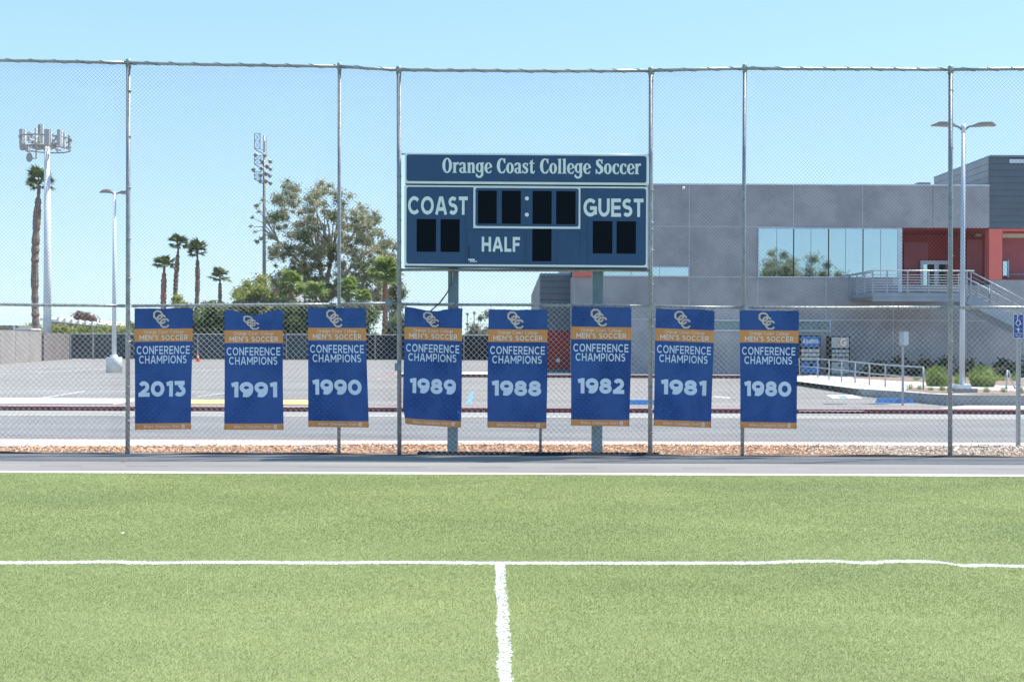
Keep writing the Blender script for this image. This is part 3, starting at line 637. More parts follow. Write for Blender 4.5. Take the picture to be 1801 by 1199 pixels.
def wires(name, px0, px1, zb, zt, pitch, r, m, y=16.752, wob=.010, asp=1.0):
    """diamond mesh of crossing wires between x0..x1; zb, zt functions of x"""
    x0, x1 = PX(px0, y), PX(px1, y); V = []; Fc = []
    lo, hi = min(zb(x0), zb(x1)) - .02, max(zt(x0), zt(x1)) + .02; hh = hi - lo
    for sgn in (1, -1):
        c0 = x0 - hh / asp if sgn > 0 else x0
        c1 = x1 if sgn > 0 else x1 + hh / asp
        k = math.ceil(c0 / pitch)
        while k * pitch < c1:
            c = k * pitch; k += 1
            ta, tb = ((x0 - c) * asp, (x1 - c) * asp) if sgn > 0 else ((c - x1) * asp, (c - x0) * asp)
            ta, tb = max(ta, 0), min(tb, hh)
            if tb - ta < .03: continue
            n = max(2, int((tb - ta) / .17) + 1); pts = []
            for i in range(n + 1):
                t = ta + (tb - ta) * i / n; x = c + sgn * t / asp; z = lo + t
                if z < zb(x) or z > zt(x):
                    z = min(max(z, zb(x)), zt(x))
                e = min(1, (x - x0) / .15 + .05, (x1 - x) / .15 + .05)
                dx = wob * e * (math.sin(1.9 * x + 1.1 * z) + .7 * math.sin(3.1 * z - 1.3 * x + 2) + .5 * math.sin(5.7 * x + 4.3 * z))
                dz = wob * e * (math.sin(2.3 * x - 1.7 * z + 1) + .6 * math.sin(4.9 * z + 2.2 * x))
                dy = .006 * e * math.sin(1.3 * x + .8 * z) + (r * .8 if sgn > 0 else -r * .8)
                pts.append((x + dx, y + dy, z + dz))
            d = Vector((1, 0, asp)).normalized() if sgn > 0 else Vector((-1, 0, asp)).normalized()
            pn = Vector((-d.z, 0, d.x))
            base = len(V)
            for p in pts:
                for q in range(3):
                    a_ = 2 * math.pi * q / 3 + .5
                    V.append((p[0] + pn.x * r * math.cos(a_), p[1] + r * math.sin(a_), p[2] + pn.z * r * math.cos(a_)))
            for i in range(len(pts) - 1):
                for q in range(3):
                    Fc.append((base + 3*i + q, base + 3*i + (q+1) % 3, base + 3*i + 3 + (q+1) % 3, base + 3*i + 3 + q))
    mb = MB(); mb.v = V; mb.f = Fc
    return mb.build(name, M[m], fence, True, kind='stuff')
invx = lambda x: x * F / DF + 900.5
zTop = lambda x: PZ(itp(TOPR, invx(x)), DF, invx(x)) - .02
zMid = lambda x: PZ(itp(MID, invx(x)), DF, invx(x))
for a, b in zip(bays[:-1], bays[1:]):
    if a == 701.5:
        wires('mesh_panel', a, b, lambda x: PZ(271, DF), zTop, .060, .0019, 'wire2')
        wires('mesh_panel', a, b, lambda x: zMid(x) + .02, lambda x: PZ(475, DF), .062, .0020, 'wire2')
    else:
        wires('mesh_panel', a, b, lambda x: zMid(x) + .015, zTop, .060, .0019, 'wire2')
    wires('mesh_panel', a, b, lambda x: .02, lambda x: zMid(x) + .01, .086, .0023, 'wire', y=16.748)
    mb = MB(); x = PX(a, DF) + .05; e = PX(b, DF) - .05
    while x < e:
        z = zMid(x) + .01; h = rnd.uniform(.025, .045)
        mb.tube([(x - .016, 16.748, z - .012), (x, 16.745, z + h * .6), (x + rnd.uniform(-.006, .006), 16.745, z + h)], .0022, 3)
        mb.tube([(x + .016, 16.748, z - .012), (x, 16.745, z + h * .6), (x + rnd.uniform(-.012, .012), 16.742, z + h * .85)], .0022, 3)
        x += .086
    mb.build('twisted_barbs', M['wire'], fence, kind='stuff')
# second layer of loose wire ends hanging below the mid rail beside two banners
mb = MB()
for px0, pys in ((1259, range(567, 650, 9)), (966, (566, 575, 584, 593)), (1112, range(578, 655, 8))):
    for py in pys:
        L = 27 if px0 == 1259 else 13
        mb.tube([P(px0, py, 16.742), P(px0 + L / 2, py + L * .55, 16.738), P(px0 + L, py + L * 1.1, 16.742)], .002, 4)
mb.build('loose_wires', M['wire'], fence, kind='stuff')
# bands on the two scoreboard posts
for px, pys in ((701.5, (310, 345, 387, 425, 462, 500, 575, 610, 680, 720, 760)), (1145, (335, 392, 404, 440, 500, 575, 620, 670, 720, 760)), (226, (160, 240, 330, 420, 490, 600, 680, 740)), (1672, (160, 260, 350, 450, 600, 690, 750))):
    for py in pys:
        c = P(px + .5, py, DF)
        MB().tube([c - Vector((0, 0, .010)), c + Vector((0, 0, .010))], 4.45 * DF / F, 10).build('tension_band', M['galv'], fence, True)
# junction box, conduit and bracket on the post left of the scoreboard
x, z = PX(701, DF), PZ(645.5, DF)
MB().box(x - .047, x + .043, DF - .10, DF - .036, z - .058, z + .058).build('junction_box', M['postpaint'], fence)
c = P(684.5, 533, DF)
mb = MB().box(c.x - .05, c.x + .045, DF - .09, DF - .03, c.z - .035, c.z + .05)
mb.box(c.x + .05, c.x + .12, DF - .05, DF - .02, c.z - .012, c.z + .012).box(c.x - .018, c.x + .012, DF - .07, DF - .035, c.z - .14, c.z - .037)
mb.build('rail_bracket', M['postpaint'], fence)
MB().tube([P(685, 548, DF - .05), P(685, 570, DF - .05), P(689, 578, DF - .05), P(698, 588, DF - .05)], .012, 8).build('conduit', M['postpaint'], fence, True)
# low wavy black strip along the fence base
mb = MB(); xs = np.linspace(-12, 12, 97)
for a, b in zip(xs[:-1], xs[1:]):
    ha, hb = [.018 + .012 * math.sin(1.3 * q) + .008 * math.sin(3.7 * q) for q in (a, b)]
    mb.add([(a, 16.70, -.001), (b, 16.70, -.001), (b, 16.74, hb), (a, 16.74, ha), (b, 16.80, -.001), (a, 16.80, -.001)], [(0, 1, 2, 3), (3, 2, 4, 5)])
tag(mb.build('base_strip', M['rubber']), 'low wavy black strip along the foot of the tall fence', 'edging')
tag(MB().box(PX(735, DF), PX(1160, DF), 16.815, 16.85, -.01, .045).build('edging_board', M['rubber']), 'straight black board lying below the scoreboard at the mulch edge', 'board')

# ================================================================== SCOREBOARD
DS = 16.66
board = thing('scoreboard', (PX(925, 16.95), 16.95, 0), 'navy soccer scoreboard on two blue grey posts with unlit digit panels', 'scoreboard')
for px in (797, 1050.5):
    c = PX(px, 16.98); w = 9 * 16.98 / F
    MB().box(c - w, c + w, 16.92, 17.08, -.05, PZ(330, 16.98)).build('post', M['postpaint'], board)
SB = lambda px, py, y=DS: (PX(px, DS, 400) , y, H + (600.5 - py) * DS / F)
def srect(px0, px1, py0, py1, y0, y1, rad=0, rev=False):
    """board-plane prism; slight droop to the right follows the mounting"""
    dr = lambda x: (x - 712) * .0035
    if rad == 0: pts = [(px0, py1), (px1, py1), (px1, py0), (px0, py0)]
    else:
        pts = []
        for cx, cy, a0 in ((px0 + rad, py1 - rad, 180), (px1 - rad, py1 - rad, 270), (px1 - rad, py0 + rad, 0), (px0 + rad, py0 + rad, 90)):
            for k in range(6):
                a = math.radians(a0 + 90 * k / 5); pts.append((cx + rad * math.cos(a), cy - rad * math.sin(a)))
    q = [SB(x, y + dr(x)) for x, y in pts]
    return MB().prism([(a, c) for a, _, c in q], y0, y1)
srect(711.5, 1139.5, 270.5, 324.5, DS, DS + .22).build('header_cabinet', M['boardwhite'], board)
srect(711, 1139, 327.5, 469, DS - .005, DS + .22).build('main_cabinet', M['boardwhite'], board)
srect(714, 1137, 324.6, 327.4, DS + .03, DS + .2).build('cabinet_gap', M['dark'], board)
srect(711.5, 1139.5, 469.1, 471.3, DS + .012, DS + .2).build('bottom_lip', M['boardblue'], board)
hf = srect(714.5, 1136.5, 273.5, 320.3, DS - .003, DS + .001, 4).build('header_face', M['boardblue'], board)
mf = srect(715, 1136, 330.5, 465.5, DS - .009, DS - .004, 4).build('main_face', M['boardblue'], board)
srect(832.5, 1020.5, 329.5, 402.2, DS - .012, DS - .0095).build('clock_trim', M['boardwhite'], board)
srect(836, 1017.5, 331.5, 398.6, DS - .015, DS - .0125, 4).build('clock_face', M['boardblue'], board)
for x0, x1, y0, y1, lift in [(840.5, 873.5, 336.3, 394.2, .006), (882.5, 915.8, 336.3, 394.2, .006), (936.5, 970, 336.3, 394.2, .006), (978, 1012, 336.5, 394.4, .006),
                             (733, 767, 387, 444.3, 0), (775, 808.5, 387, 444.3, 0), (936.3, 970, 402.9, 459.5, 0), (1042.6, 1077, 388.3, 445, 0), (1084.5, 1118.3, 388.3, 445, 0)]:
    dp = srect(x0, x1, y0, y1, DS - .013 - lift, DS - .0095 - lift).build('digit_panel', M['digit'], board)
for y in (350.3, 378.8):
    c = SB(926.5, y); n = 16
    MB().prism([(c[0] + .031 * math.cos(2*math.pi*i/n), c[2] + .031 * math.sin(2*math.pi*i/n)) for i in range(n)], DS - .019, DS - .0155).build('colon_dot', M['boardwhite'], board)
gv = MB()
for x0, x1, y0, y1, yy in [(925.6, 926.2, 331.5, 346, -.0158), (925.6, 926.2, 355, 374, -.0158), (925.6, 926.2, 383, 398, -.0158), (925.6, 926.2, 404, 464, -.0098), (1032.7, 1033.3, 331, 352, -.0098), (1032.7, 1033.3, 385, 464, -.0098), (818, 818.5, 331, 464, -.0098),
                       (821.5, 822, 405, 464, -.0098), (823, 922, 405.2, 405.7, -.0098), (922, 922.5, 405, 464, -.0098), (978.5, 979, 408, 463, -.0098), (1019.5, 1020, 408, 463, -.0098), (979, 1020, 407.5, 408, -.0098)]:
    s_ = srect(x0, x1, y0, y1, DS + yy - .0012, DS + yy); gv.add(s_.v, s_.f)
for x in (900, 1030):
    s_ = srect(x, x + .5, 273.8, 320, DS - .0042, DS - .0032); gv.add(s_.v, s_.f)
gv.build('panel_seam', M['groove'], board, kind='stuff')
srect(824.5, 825.6, 434, 453, DS - .02, DS - .0098).build('door_handle', M['dark'], board)
st = srect(824, 835, 456.2, 459, DS - .0112, DS - .0098).build('nameplate', M['boardwhite'], board)
srect(826.5, 839, 459.9, 461.6, DS - .0112, DS - .0098).build('nameplate', M['boardwhite'], board)
def sbt(y): return lambda u, v, l=0: SB(u, v + (u - 712) * .0035, y - l)
mb = MB(); put_text(mb, 'COAST', sbt(DS - .0105), 717.5, 822.5, 379, 347, .20, .10); mb.build('lettering', M['boardwhite'], board)
mb = MB(); put_text(mb, 'GUEST', sbt(DS - .0105), 1026, 1131.5, 380.5, 348.5, .20, .10); mb.build('lettering', M['boardwhite'], board)
mb = MB(); put_text(mb, 'HALF', sbt(DS - .0105), 847.5, 915, 443.3, 417.3, .205, .12); mb.build('lettering', M['boardwhite'], board)
mb = MB(); put_serif(mb, 'Orange Coast College Soccer', lambda u, v, y: SB(u, v + (u - 712) * .0035, y), 777.5, 1127.5, 305.3, 279.5, DS - .0045); mb.build('lettering', M['boardwhite'], board)
tag(MB().tube([P(796, 478, 16.88), P(794, 500, 16.86), P(785, 517, 16.82), P(773, 533, 16.72), P(764, 541, 16.70), P(755, 549, 16.74)], .011, 8).build('cable', M['tie'], smooth=True),
    'dark cable curving down from the left scoreboard post', 'cable')

# ================================================================== BANNERS
DB = 16.70
BAN = [('2013', (237, 542), (339, 541), (336, 754.5), (237, 755.5), 1), ('1991', (395, 545), (497.5, 545), (498.5, 755.5), (394.5, 755.5), 2),
       ('1990', (541, 540.5), (643.5, 541), (648, 751.5), (542.5, 750.5), 3), ('1989', (711.5, 539.5), (814, 542), (810.5, 751.5), (708.5, 746), 4),
       ('1988', (859, 543.5), (963.5, 544), (961, 753.5), (857, 751.5), 5), ('1982', (1005.5, 538.5), (1110.5, 540), (1107.5, 749.5), (1004, 748), 6),
       ('1981', (1154, 541.5), (1256.5, 546), (1251, 752), (1149, 748.5), 7), ('1980', (1301, 545), (1405, 546), (1401, 754), (1302, 752), 8)]
HOW = {'2013': 'leftmost banner, beside the tall left fence post', '1991': 'banner with its top edge sagging in the middle', '1990': 'banner hung over the thin fence post right of 1991',
       '1989': 'banner with curled lower left corner under the scoreboard', '1988': 'banner in the gap between the two scoreboard posts', '1982': 'banner covering the right scoreboard post',
       '1981': 'banner just right of the fence post at the scoreboard end', '1980': 'rightmost banner, beside the vending machines'}
for yr, TL, TR, BRr, BL, sd in BAN:
    rs = random.Random(sd * 13)
    fo = [(rs.uniform(4, 9), rs.uniform(-5, 5), rs.uniform(0, 6), rs.uniform(.0022, .0050)) for _ in range(4)]
    cr_ = [(rs.uniform(.15, .85), rs.uniform(.1, .9), rs.uniform(-1.1, 1.1), rs.uniform(.05, .10), rs.choice((-1, 1)) * rs.uniform(.003, .008)) for _ in range(9)]
    amp = {'2013': .9, '1991': .8, '1990': 2.0, '1989': 3.2, '1988': 1.6, '1982': 1.2, '1981': 3.4, '1980': 1.6}[yr]
    def fn(u, v, lift=0, TL=TL, TR=TR, BRr=BRr, BL=BL, fo=fo, amp=amp, yr=yr, cr_=cr_):
        v2 = v                            # v 0 top .. 1 bottom
        px = (TL[0] * (1-u) + TR[0] * u) * (1-v2) + (BL[0] * (1-u) + BRr[0] * u) * v2
        py = (TL[1] * (1-u) + TR[1] * u) * (1-v2) + (BL[1] * (1-u) + BRr[1] * u) * v2
        k = max(0, 1 - v / .16)
        if yr == '1991': py += 9.0 * k * max(0, math.sin(math.pi * min(1, max(0, (u - .12) / .76)))) ** 1.3
        elif yr == '1989': py += k * (4.2 * math.sin(math.pi * u) ** 2 * (1 if u < .62 else .6) - 1.0 * math.cos(6.3 * u) + 1)
        elif yr == '1981': py += k * 1.2 * math.sin(7 * u)
        else: py += k * .9 * math.sin(math.pi * u) * (1 + .4 * math.sin(17 * u))
        px += .6 * math.sin(5 * v + sd) * (1 if u > .5 else -.6) * (abs(u - .5) * 2)
        if yr == '1989' and u < .25 and v > .84: px += (0.25 - u) * 4 * (v - .84) / .16 * 5; py -= (0.25 - u) * 4 * ((v - .84) / .16) * 1
        d = 0
        for a, b, c, w in fo: d += w * math.sin(a * u * 1.6 + b * v * 2.0 + c)
        if yr in ('1989', '1981'):          # diagonal fold
            s_ = u - (.25 + .75 * v) if yr == '1989' else u - (.20 + .62 * v); d += .010 * math.exp(-(s_ / .08) ** 2) - .008 * math.exp(-((s_ - .15) / .10) ** 2)
        if yr == '1990': s_ = u - (.45 + .55 * (v - .4)); d += .008 * math.exp(-(s_ / .05) ** 2)
        for cu_, cv_, sl_, cw_, ca_ in cr_: d += ca_ * max(0, 1 - abs(u - cu_ - sl_ * (v - cv_)) / cw_) * max(0, 1 - abs(v - cv_) / .38)
        if v < .18:
            for cx in (.02, .98): d += .006 * math.sin(30 * (abs(u - cx) - v * .8)) * math.exp(-abs(u - cx) * 4) * (1 - v / .18)
        return P(px, py, min(DB - amp * d - .012, 16.736) - lift)
    ban = thing('championship_banner', tuple(P((BL[0] + BRr[0]) / 2, BL[1], DB)), f'blue and gold {yr} champions ' + HOW[yr], 'banner', 'championship banners on the fence')
    def clothpart(name, v0, v1, m, nu=34, nvs=None):
        nv = nvs or max(2, int((v1 - v0) * 64)); mb = MB()
        vs = [fn(i / nu, v0 + (v1 - v0) * j / nv) for j in range(nv + 1) for i in range(nu + 1)]
        fs = [(j*(nu+1)+i, (j+1)*(nu+1)+i, (j+1)*(nu+1)+i+1, j*(nu+1)+i+1) for j in range(nv) for i in range(nu)]
        return mb.add(vs, fs).build(name, M[m], ban, True)
    clothpart('cloth', 0, .170, 'cloth'); clothpart('gold_band', .170, .276, 'gold'); clothpart('cloth', .276, .948, 'cloth'); clothpart('gold_band', .948, 1.0, 'gold')
    LF = .007
    def tf(u, v, l): return fn(u, v, LF + l)
    mb = MB(); put_text(mb, 'CONFERENCE', tf, .035, .955, .380, .312, .165, .17); put_text(mb, 'CHAMPIONS', tf, .075, .905, .457, .391, .165, .17); mb.build('lettering', M['print_'], ban)
    mb = MB(); put_text(mb, yr, tf, .06 if yr in ('2013', '1990', '1980', '1988') else .10, .90, .729, .601, .265, .08); mb.build('year_number', M['print_'], ban)
    mb = MB(); put_text(mb, "MEN'S SOCCER", tf, .085, .915, .264, .222, .16, .17); put_text(mb, 'Orange Coast College', tf, .16, .84, .210, .182, .10, .15)
    put_text(mb, 'Where Champions Start', tf, .16, .80, .985, .963, .13, .15)
    vs, fs = ring(0, 0, .034, .0165, .018, .009, 30, 330); mb.add([fn(.865 + a, .975 - b, LF) for a, b in vs], fs)
    vs, fs = ring(.008, 0, .012, .006, .001, .001, 0, 360, 0, 10); mb.add([fn(.865 + a, .975 - b, LF) for a, b in vs], fs)
    mb.build('small_print', M['printw'], ban, kind='stuff')
    # interlocked O C C monogram: pale outline, gold core
    for q, (ou, ov, op) in enumerate(((.335, .022, False), (.394, .057, True), (.453, .091, True))):
        w, h = .135, .066; ch = .036; cv = .017
        oct_ = [(ou + w, ov + cv), (ou + w - ch, ov), (ou + ch, ov), (ou, ov + cv), (ou, ov + h - cv), (ou + ch, ov + h), (ou + w - ch, ov + h), (ou + w, ov + h - cv)]
        if not op: oct_ = oct_ + [oct_[0]]
        sc = [(a, b * 2.06) for a, b in oct_]
        for hw, m, lf in ((.0135, 'printw', 0), (.0045, 'gold', .0012)):
            vs, fs = ribbon(sc, hw, not op)
            MB().add([fn(a, b / 2.06, LF + q * .0030 + lf) for a, b in vs], fs).build('monogram', M[m], ban)
    for u, v in ((.02, .008), (.98, .008), (.015, .992), (.985, .992)):
        c = fn(u, v, .004); MB().tube([c, c + Vector((0, -.004, 0))], .008, 10).build('grommet', M['galv'], ban)
        MB().tube([c + Vector((0, -.005, 0)), c + Vector((rs.uniform(-.03, .03), .005, .03)), c + Vector((rs.uniform(-.03, .03), .05, .045))], .0035, 4).build('cable_tie', M['tie'], ban)

# ================================================================== BUILDING
BD = 56.0
hall = thing('college_building', (BX0 := P(1400, 500, BD).x, BD, .1), 'two storey grey plaster college building with red entrance recess and outside stairs', 'building')
bx = lambda px, D=BD: P(px, 500, D).x
bz = lambda py, D=BD: P(1400, py, D).z
def bbox(name, px0, px1, py0, py1, D0, D1, m, parent=hall, inset=0.0):
    z1, z0 = bz(py0, D0), bz(py1, D0)
    return MB().box(bx(px0, D0) + inset, bx(px1, D0) - inset, D0, D1, z0 + inset, z1 - inset).build(name, M[m], parent)
gz = .09
def panel(px0, px1, py0, py1): return bbox('plaster_panel', px0, px1, py0, py1, BD, BD + .018, 'plaster', inset=.024)
# solid mass behind the skin
def mass(px0, px1, py0, z0, D0, D1, m, name='wall'):
    return MB().box(bx(px0), bx(px1), D0, D1, z0, bz(py0)).build(name, M[m], hall)
mass(1010, 1586, 326, gz - .3, BD + .02, 75, 'joint', 'wall')
for r in [(1010, 1212, 325.5, 399), (1212, 1395.5, 325.5, 399), (1395.5, 1517, 325.5, 400.5), (1517, 1640, 325.5, 400.5), (1640, 1739.5, 325.5, 400.5),
          (1010, 1061, 399, 487.5), (1061, 1212, 399, 469.5), (1212, 1333, 399, 487.5), (1010, 1212, 487.5, 562.5), (1212, 1333, 487.5, 562.5), (1333, 1453, 487.5, 562.5), (1453, 1571.5, 487.5, 562.5), (1571.5, 1700, 513, 562.5), (1700, 1880, 562.5, 562.5),
          (1010, 1110, 562.5, 664), (1110, 1212, 562.5, 664), (1212, 1250, 562.5, 664), (1250, 1461, 582.5, 664), (1461, 1571.5, 562.5, 664), (1571.5, 1700, 562.5, 664), (1700, 1880, 562.5, 664), (1740, 1880, 490, 562.5)]:
    if r[3] > r[2]: panel(*r)
bbox('parapet_cap', 1009, 1740, 323.6, 326, BD - .06, 75.2, 'frame')
bbox('plaster_panel', 1571.5, 1740, 500, 513, BD + .004, BD + .12, 'plaster')
bbox('plaster_panel', 1700, 1740, 513, 562.5, BD, BD + .12, 'plaster', inset=.016)
# big window
def window(px0, px1, py0, py1, mull, D=BD - .02, gl='glass'):
    f = bbox('window', px0, px1, py0, py1, D, D + .10, gl)
    fw = .05
    x0, x1, z1, z0 = bx(px0, D), bx(px1, D), bz(py0, D), bz(py1, D)
    mb = MB().box(x0, x1, D - .04, D + .10, z1 - fw, z1 + .002).box(x0, x1, D - .04, D + .10, z0 - .002, z0 + fw).box(x0 - .002, x0 + fw, D - .04, D + .1, z0 + fw, z1 - fw).box(x1 - fw, x1 + .002, D - .04, D + .1, z0 + fw, z1 - fw)
    mb.build('frame', M['frame'], f)
    for px, w in mull:
        x = bx(px, D); MB().box(x - w / 2, x + w / 2, D - .012, D + .05, z0 + fw, z1 - fw).build('mullion', M['dark'] if w > .04 else M['postpaint'], f)
    return f
window(1333, 1580, 401, 488, [(1365.7, .02), (1395.6, .055), (1426, .02), (1457, .055), (1487, .02), (1517.6, .05), (1548.6, .02)])
window(1061, 1212, 470, 487.3, [(1110, .03), (1160, .02)])
window(1250, 1461, 563, 582, [(1290, .02), (1400, .02)], gl='glassrefl')
bbox('corner_column', 1580, 1586.5, 400.6, 513, BD - .03, BD + .35, 'frame')
# entrance recess
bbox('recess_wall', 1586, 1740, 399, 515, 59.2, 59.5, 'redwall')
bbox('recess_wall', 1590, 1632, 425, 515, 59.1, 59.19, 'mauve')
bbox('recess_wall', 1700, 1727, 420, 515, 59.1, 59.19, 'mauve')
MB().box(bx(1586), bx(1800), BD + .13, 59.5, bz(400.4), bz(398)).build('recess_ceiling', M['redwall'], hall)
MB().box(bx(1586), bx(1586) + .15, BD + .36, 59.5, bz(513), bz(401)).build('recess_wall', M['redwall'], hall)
MB().box(bx(1586), bx(1880), BD + .13, 59.5, bz(530), bz(514)).build('recess_floor', M['concdark'], hall)
MB().box(bx(1586), bx(1740), BD + .02, 63.0, bz(399), bz(327)).build('wall', M['plaster'], hall)
MB().box(bx(1586), bx(1880), BD + .02, 75.0, gz - .3, bz(531)).build('wall', M['joint'], hall)
# double door
dr_ = bbox('entrance_door', 1619, 1672, 457.5, 513, 58.9, 59.09, 'frame')
for a, b, m in [(1624, 1630.5, 'glass'), (1631.5, 1643, 'dark'), (1652, 1662, 'dark'), (1662.5, 1668, 'glass')]:
    q = bbox('door_pane', a, b, 464, 511, 58.86, 58.9, m, dr_)
bbox('entrance_light', 1716, 1726, 409, 414, 58.8, 59.1, 'tan')
# salmon column and right bay
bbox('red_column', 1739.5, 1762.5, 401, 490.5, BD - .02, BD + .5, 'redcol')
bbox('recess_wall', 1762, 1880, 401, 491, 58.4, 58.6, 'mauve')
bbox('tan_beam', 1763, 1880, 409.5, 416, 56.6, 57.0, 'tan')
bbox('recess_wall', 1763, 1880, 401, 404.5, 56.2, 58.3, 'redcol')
w3 = bbox('window', 1764, 1772.5, 458, 485, 58.3, 58.4, 'glass')
bbox('frame', 1772.5, 1774.5, 456, 486, 58.25, 58.4, 'frame', w3)
MB().tube([P(1776, 482.5, 57.5), P(1880, 482.5, 57.5)], .03, 6).build('handrail', M['steel'], hall)
MB().box(bx(1740), bx(1880), BD + .13, 58.4, bz(495), bz(491)).build('recess_floor', M['concdark'], hall)
# corrugated upper volume: planks on front and on the receding side
zt, zb_ = bz(274.5), bz(400)
MB().box(bx(1741), bx(1880), BD + .12, 63.4, zb_, zt).build('upper_wall', M['sidinglt'], hall)
n = 11
for i in range(n):
    z0 = zb_ + (zt - zb_) * i / n; z1 = zb_ + (zt - zb_) * (i + 1) / n
    MB().add([(bx(1741), BD + .05, z0 + .01), (bx(1880), BD + .05, z0 + .01), (bx(1880), BD + .10, z1 - .012), (bx(1741), BD + .10, z1 - .012), (bx(1741), BD + .13, z0 + .01), (bx(1880), BD + .13, z0 + .01), (bx(1880), BD + .13, z1 - .012), (bx(1741), BD + .13, z1 - .012)],
             [(0,1,2,3), (4,7,6,5), (0,4,5,1), (3,2,6,7), (0,3,7,4), (1,5,6,2)]).build('siding_plank', M['siding'], hall)
    if i > 5:
        MB().box(bx(1741) - .04, bx(1741) - .001, BD + .14, 63.4, z0 + .01, z1 - .012).build('siding_plank', M['sidinglt'], hall)
MB().box(bx(1740.5), bx(1880), BD - .0, 63.5, zt, zt + .09).build('roof_trim', M['postpaint'], hall)
MB().box(bx(1775), bx(1880), BD + .02, BD + .05, zt - .32, zt - .12).build('roof_trim', M['frame'], hall)
MB().box(bx(1614, 68), bx(1636, 68), 68, 70, bz(326), bz(320, 68)).build('rooftop_unit', M['sidinglt'], hall)
MB().box(bx(1739.6), bx(1741) - .045, BD + .03, BD + .11, bz(400), bz(327)).build('dark_strip', M['dark'], hall)  # dark box added to draw the dark gap beside the siding
# security camera
c = P(1202, 331, BD - .12); MB().tube([c + Vector((0, .12, 0)), c, c - Vector((0, .12, .02))], [.05, .09, .07], 10).build('wall_camera', M['white'], hall, True)
# balcony
D2 = 52.4
z_f = P(1400, 514, D2).z
MB().box(bx(1535, D2), bx(1702, D2), D2, BD - .005, z_f - .20, z_f).build('balcony_slab', M['stringer'], hall)
MB().box(bx(1536, D2), bx(1701, D2), D2 + .03, D2 + .25, z_f - .42, z_f - .201).build('balcony_beam', M['stringer'], hall)
MB().box(bx(1540, D2), bx(1690, D2), D2 + 1.2, BD - .01, z_f - .30, z_f - .202).build('balcony_beam', M['concdark'], hall)
ra = P(1400, 475, D2).z
rl = MB().tube([(bx(1534, D2), D2 + .05, ra), (bx(1714, D2), D2 + .05, ra)], .035, 8).build('balcony_rail', M['railwhite'], hall, True)
for i in range(7):
    z = z_f + .12 + i * .125
    MB().tube([(bx(1535, D2), D2 + .05, z), (bx(1702, D2), D2 + .05, z)], .018, 6).build('rail_bar', M['railwhite'], rl, True)
    MB().tube([(bx(1535, D2), D2 + .05, z), (bx(1535, D2), BD - .05, z)], .014, 6).build('rail_bar', M['steel'], rl, True)
MB().tube([(bx(1535, D2), D2 + .05, ra), (bx(1535, D2), BD - .05, ra)], .03, 8).build('rail_bar', M['steel'], rl, True)
for px in (1535.5, 1561, 1597, 1634, 1668, 1701):
    x = bx(px, D2); MB().box(x - .03, x + .03, D2 + .02, D2 + .08, z_f, ra - .02).build('baluster', M['steel'], rl)
for y in (D2 + 1.2, D2 + 2.4, BD - .1):
    x = bx(1535, D2); MB().box(x - .03, x + .03, y - .03, y + .03, z_f, ra - .02).build('baluster', M['steel'], rl)
# ramp rail left of the balcony, further back
MB().tube([P(1478, 487.5, 55.6), P(1503, 483, 55.6), P(1534, 479, 55.6)], .03, 6).build('handrail', M['steel'], hall, True)
# stairs
x0s, x1s = bx(1703, D2), bx(1900, D2); rise, run = .165, .33
ns = int((x1s - x0s) / run)
for i in range(ns):
    x = x0s + i * run; z = z_f - (i) * rise
    if z < .3: break
    MB().box(x, x + run + .03, D2 + .1, D2 + 1.5, z - .05, z).build('step', M['concrete'], hall)
nst = i; xe = x0s + nst * run; ze = z_f - nst * rise
for y in (D2 + .02, D2 + 1.52):
    MB().prism([(x0s - .1, z_f - .5), (xe, ze - .5), (xe + .4, ze - .2), (x0s + .15, z_f - .03)][::1], y, y + .06).build('stringer', M['stringer'], hall)
for y in (D2 + .05, D2 + 1.5):
    sr = MB().tube([(x0s + .15, y, z_f + 1.03), (xe, y, ze + 1.0)], .028, 8).build('stair_rail', M['steel'], hall, True)
    for hgt in (.82, .56, .42, .28, .14):
        MB().tube([(x0s + .15, y, z_f + hgt), (xe, y, ze + hgt - .03)], .012, 5).build('rail_bar', M['steel'], sr, True)
    for k in (0, 3, 6.2, 9.4, 12.6, 15.8):
        x = x0s + .15 + k * run; z = z_f - k * rise; MB().box(x - .025, x + .025, y - .025, y + .025, z - .25, z + 1.0).build('baluster', M['steel'], sr)
# left wing
DW = 58.0
wl = mass  # alias
zt2, zm2, zc2 = bz(485.5, DW), bz(583, DW), bz(650, DW)
MB().box(bx(951.5, DW), bx(1010), DW + .1, 83.4, gz - .3, zt2 - .02).build('wing_wall', M['siding'], hall)
for i in range(9):
    z0 = zm2 + (zt2 - zm2) * i / 9; z1 = zm2 + (zt2 - zm2) * (i + 1) / 9
    MB().box(bx(951, DW), bx(1006.5, DW), DW, DW + .09, z0 + .012, z1 - .012).build('siding_plank', M['siding'], hall)
    MB().box(bx(951, DW) - .06, bx(951, DW) - .002, DW + .1, 83.4, z0 + .012, z1 - .012).build('siding_plank', M['sidinglt'], hall)
bbox('red_wall', 951.5, 1006.5, 583.5, 650, DW - .0, DW + .09, 'redwall')
MB().box(bx(951, DW) - .03, bx(1006.5, DW), DW - .03, 83.4, zt2 - .018, zt2 + .10).build('roof_trim', M['postpaint'], hall)
q = bbox('wall_sign', 979, 985, 632, 638, DW - .05, DW - .01, 'frame')
MB().box(bx(1006.5), bx(1010.2), BD, DW, gz - .3, bz(487.5)).build('wall', M['plaster'], hall)
bbox('red_wall', 1008, 1043, 470, 487, BD - .25, BD - .01, 'redcol')
bbox('dark_strip', 1004.2, 1006.2, 478, 654, DW - .12, DW - .03, 'dark')  # downpipe at the corner of the wing
